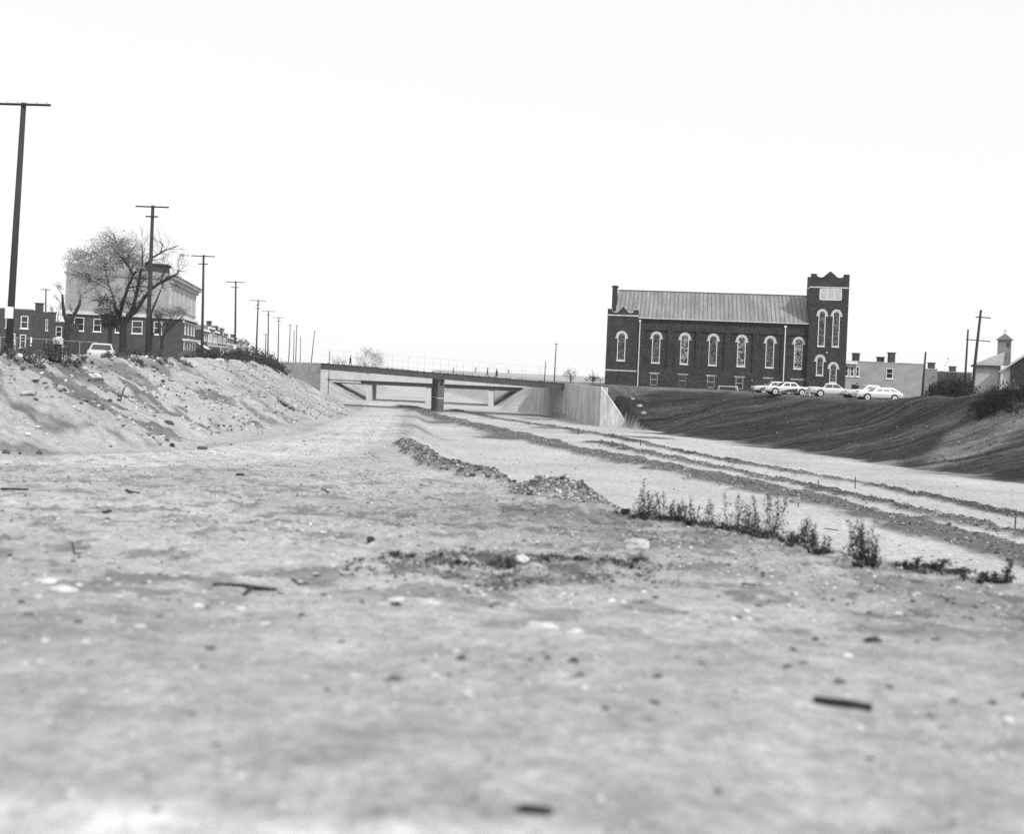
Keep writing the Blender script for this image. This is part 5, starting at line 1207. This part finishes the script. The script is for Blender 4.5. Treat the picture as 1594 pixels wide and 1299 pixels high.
for row, hw, n, nm in ((ROW_A, 2.0, 11000, 'widest'), (ROW_B, 1.1, 5500, 'middle'), (ROW_C, .9, 5500, 'farthest')):
    seg = np.array(row); ln = np.hypot(*(seg[1:] - seg[:-1]).T); i = rng.choice(len(ln), n, p=ln / ln.sum()); u = rng.uniform(size=n)[:, None]
    P = seg[i] * (1 - u) + seg[i + 1] * u + rng.normal(size=(n, 2)) * hw * 0.55
    q = terrain(P[:, 0], P[:, 1], False)[1]; g = q['gA'] + q['gB'] + q['gC']; P = P[(g > .3) | (rng.uniform(size=n) < .06)]
    stones('gravel', f'dark gravel of the {nm} windrow on the cut floor', P[:, 0], P[:, 1], szs(len(P), .04, .17, 3), mixt(len(P), (0.3, 0.95), (1.2, 2.4), .20), .7)
X, Y = pick(5000, (-1.2, 3.6), (20, 27), lambda x, y, q: q['gP'] > .2); stones('gravel', 'low heap of broken stone at the start of the weeds', X, Y, szs(len(X), .02, .10, 2.5), mixt(len(X), (0.35, 1.1), (1.4, 2.6), .4), .75)
X, Y = pick(3600, (-6.5, 1), (27, 54), lambda x, y, q: q['gD'] > .2); stones('gravel', 'ridge of dark clods running along the ramp edge', X, Y, szs(len(X), .03, .13, 2.5), mixt(len(X), (0.3, 0.9), (1.2, 2.2), .3), .75)
X, Y = pick(8000, (12, 60), (72, 150), lambda x, y, q: (q['wr'] > .5) & ((q['sdr'] > 1.2) | ((q['sdr'] > -4) & (x > 38)))); stones('clods', 'dark clods of topsoil on the right bank', X, Y, szs(len(X), .05, .18, 3), mixt(len(X), (0.12, 0.45), (0.8, 1.8), .10), .6)
X, Y = pick(2600, (-2.3, 2.6), (9.0, 12.5), lambda x, y, q: q['gM'] > .10); stones('clods', 'dark crumbled clods in the disturbed patch', X, Y, szs(len(X), .006, .042, 3), mixt(len(X), (0.2, 0.8), (1.4, 2.6), .16), .75)
X, Y = pick(3000, (0.5, 8), (7.5, 20), lambda x, y, q: (q['sdm'] < 0.3) & (q['sdm'] > -3.2)); stones('gravel', 'dark grit washed out along the lip of the mound', X, Y, szs(len(X), .008, .055, 3), bits(len(X), .45, .2), .5, sink=.3)
X, Y = pick(900, (-10, 8), (4.5, 34), lambda x, y, q: q['sdm'] < 0); stones('chips', 'dark crumbs of soil and bark on the ramp', X, Y, szs(len(X), .012, .075, 3), rng.uniform(.15, .6, len(X)), .3)

def rock(label, px, py, w_px, tone, flat=0.45, cat='stone', name='stone', group=None):
    p = floor_pt(px, py); s_ = w_px / FPX * p.y
    import bmesh
    bm = bmesh.new(); bmesh.ops.create_icosphere(bm, subdivisions=3, radius=1.0)
    sd = random.uniform(0, 99)
    for v in bm.verts:
        nn = mnoise.noise(v.co * 1.3 + Vector((sd, 0, 0))) * .45 + mnoise.noise(v.co * 3.1 + Vector((0, sd, 0))) * .18
        v.co *= 1 + nn
        v.co = Vector((v.co.x * .5 * s_, v.co.y * .38 * s_, v.co.z * .5 * s_ * flat))
    me = bpy.data.meshes.new(name); bm.to_mesh(me); bm.free()
    a = me.attributes.new('tone', 'FLOAT', 'POINT'); a.data.foreach_set('value', [tone] * len(me.vertices))
    o = link(name, me, None, stone_m); o.location = p + Vector((0, 0, s_ * flat * 0.12)); o.rotation_euler = (0, 0, random.uniform(-.4, .4))
    return tag(o, label, cat, group)
for a in (('large pale rock beside the dark disturbed patch', 991, 855, 42, 1.1, .5), ('pale sliver of rock in the middle of the dark patch', 812, 876, 20, 1.48, .7),
          ('flat pale stone near the L shaped stick', 74, 907, 32, 1.40, .3), ('long flat pale stone below the other near the L shaped stick', 98, 920, 44, 1.33, .25), ('pale flat stone under the dark patch', 842, 978, 50, 1.33, .28),
          ('smaller pale stone right of the flat one under the dark patch', 893, 985, 28, 1.33, .3), ('pale stone with dark lump in front of it', 617, 936, 26, 1.25, .35), ('pale stone right of the one with the dark lump', 668, 941, 30, 1.25, .3),
          ('dark lump in front of a pale stone', 617, 944, 17, .12, .6), ('dark round lump at the left end of the dark patch', 577, 843, 13, .12, .8), ('black flat lump lying at the very edge of the pale sand', 830, 1265, 56, .06, .22),
          ('small dark lump alone below the pale flat stones', 893, 1031, 18, .12, .5), ('dark stone right of the patch, nearest the weeds', 1270, 997, 10, .14, .7), ('dark flat stone near two others below the lone weed', 1360, 1000, 26, .14, .4), ('dark block on the haul track', 373, 741, 13, .12, .5),
          ('pale concrete slab tipped on the left bank top', 146, 588, 20, 1.40, .5), ('pale boulder among the bank top rubble by the fence', 30, 556, 12, 1.48, .7), ('pale rubble block before the corner shop', 270, 553, 26, 1.33, .55), ('pale slab in the brush at the third pole', 341, 562, 15, 1.40, .4), ('broad pale rubble lump below the sedan', 130, 575, 14, 1.25, .5),
          ('grey stone on the slope right of the wing wall', 985, 622, 7, 0.75, .6), ('tumbled block on the slope right of the wing wall', 996, 634, 9, 0.75, .6), ('lower tumbled block on the slope by the wing wall', 1002, 645, 9, 0.75, .6),
          ('dark clump at the toe of the left bank', 315, 700, 16, .2, .5), ('dark clod beside the sapling on the left bank', 262, 660, 16, .2, .5), ('pale chunk at the toe of the left bank', 330, 706, 10, 1.40, .6)):
    rock(*a)
def stick(label, pts, r, m=wood_pole, name='stick', group=None):
    P = [floor_pt(px, py) + Vector((0, 0, h + r * .6)) for px, py, h in pts]; b = P[0].copy()
    mb = MB(b); Q = []
    for a, c in zip(P[:-1], P[1:]):
        Q += [a, a.lerp(c, .5) + Vector((0, random.gauss(0, r * .4), random.gauss(0, r * .25)))]
    Q.append(P[-1]); mb.tube(Q, [r * (0.75 + .3 * math.sin(2.5 * i / len(Q) + .4)) for i in range(len(Q))], 7)
    o = mb.build(name, m, None, True); o.location = b
    return tag(o, label, 'stick', group)
stick('thick black stick lying alone on the near ground', [(1268, 1094, 0), (1312, 1101, .004), (1357, 1108, 0)], .019, rubber)
stick('long dark stick lying across the ground below the L shaped one', [(331, 913, 0), (378, 916, .005), (430, 921, 0)], .016)
stick('short stub crossing under the long dark stick', [(380, 928, 0), (394, 918, .01)], .014)
stick('L shaped dark stick with one end standing up', [(138, 863, 0), (116, 863, 0), (111, 860, .085)], .008, rubber)
stick('short dark stick on the ramp beyond the pebbles', [(196, 766, 0), (216, 770, 0)], .022)
stick('dark split board lying at the ramp by the left bank', [(2, 763, 0), (43, 765, 0)], .02)
stick('bent dark twig below the dark stick pair', [(455, 904, 0), (464, 911, 0), (478, 910, 0)], .010)
stick('dark twig lying under the lone bushy weed', [(1155, 911, 0), (1185, 915, 0)], .012)
stick('log lying on the left bank', [(33, 617, .05), (55, 616, .05)], .07, wood_pale)
stick('dark leaning branch on the left bank', [(187, 626, 0), (193, 616, .35)], .03)
stick('thin pale lath beyond the round weeds', [(1283, 824, .02), (1304, 827, .02)], .02, wood_grey)
stick('dark twig at the near left', [(160, 800, 0), (172, 799, 0)], .02)
stick('dark twig ahead of the haul track', [(500, 762, 0), (512, 768, 0)], .015)
stick('pale board leaning on the left bank rubble', [(296, 668, .1), (304, 664, .2)], .04, wood_pale)

# ------------------------------------------------------------------ haze: even air over the whole place
hm = bpy.data.materials.new('air'); hm.use_nodes = True
n = hm.node_tree.nodes; n.remove(n['Principled BSDF'])
pv = n.new('ShaderNodeVolumePrincipled'); pv.inputs['Color'].default_value = (.97, .97, .97, 1); pv.inputs['Density'].default_value = 0.00016; pv.inputs['Anisotropy'].default_value = 0.0
hm.node_tree.links.new(pv.outputs[0], n['Material Output'].inputs['Volume'])
hz = MB().box(-3200, 3200, -3200, 3200, EYE - 60, EYE + 17).build('haze', hm); hz['kind'] = 'stuff'
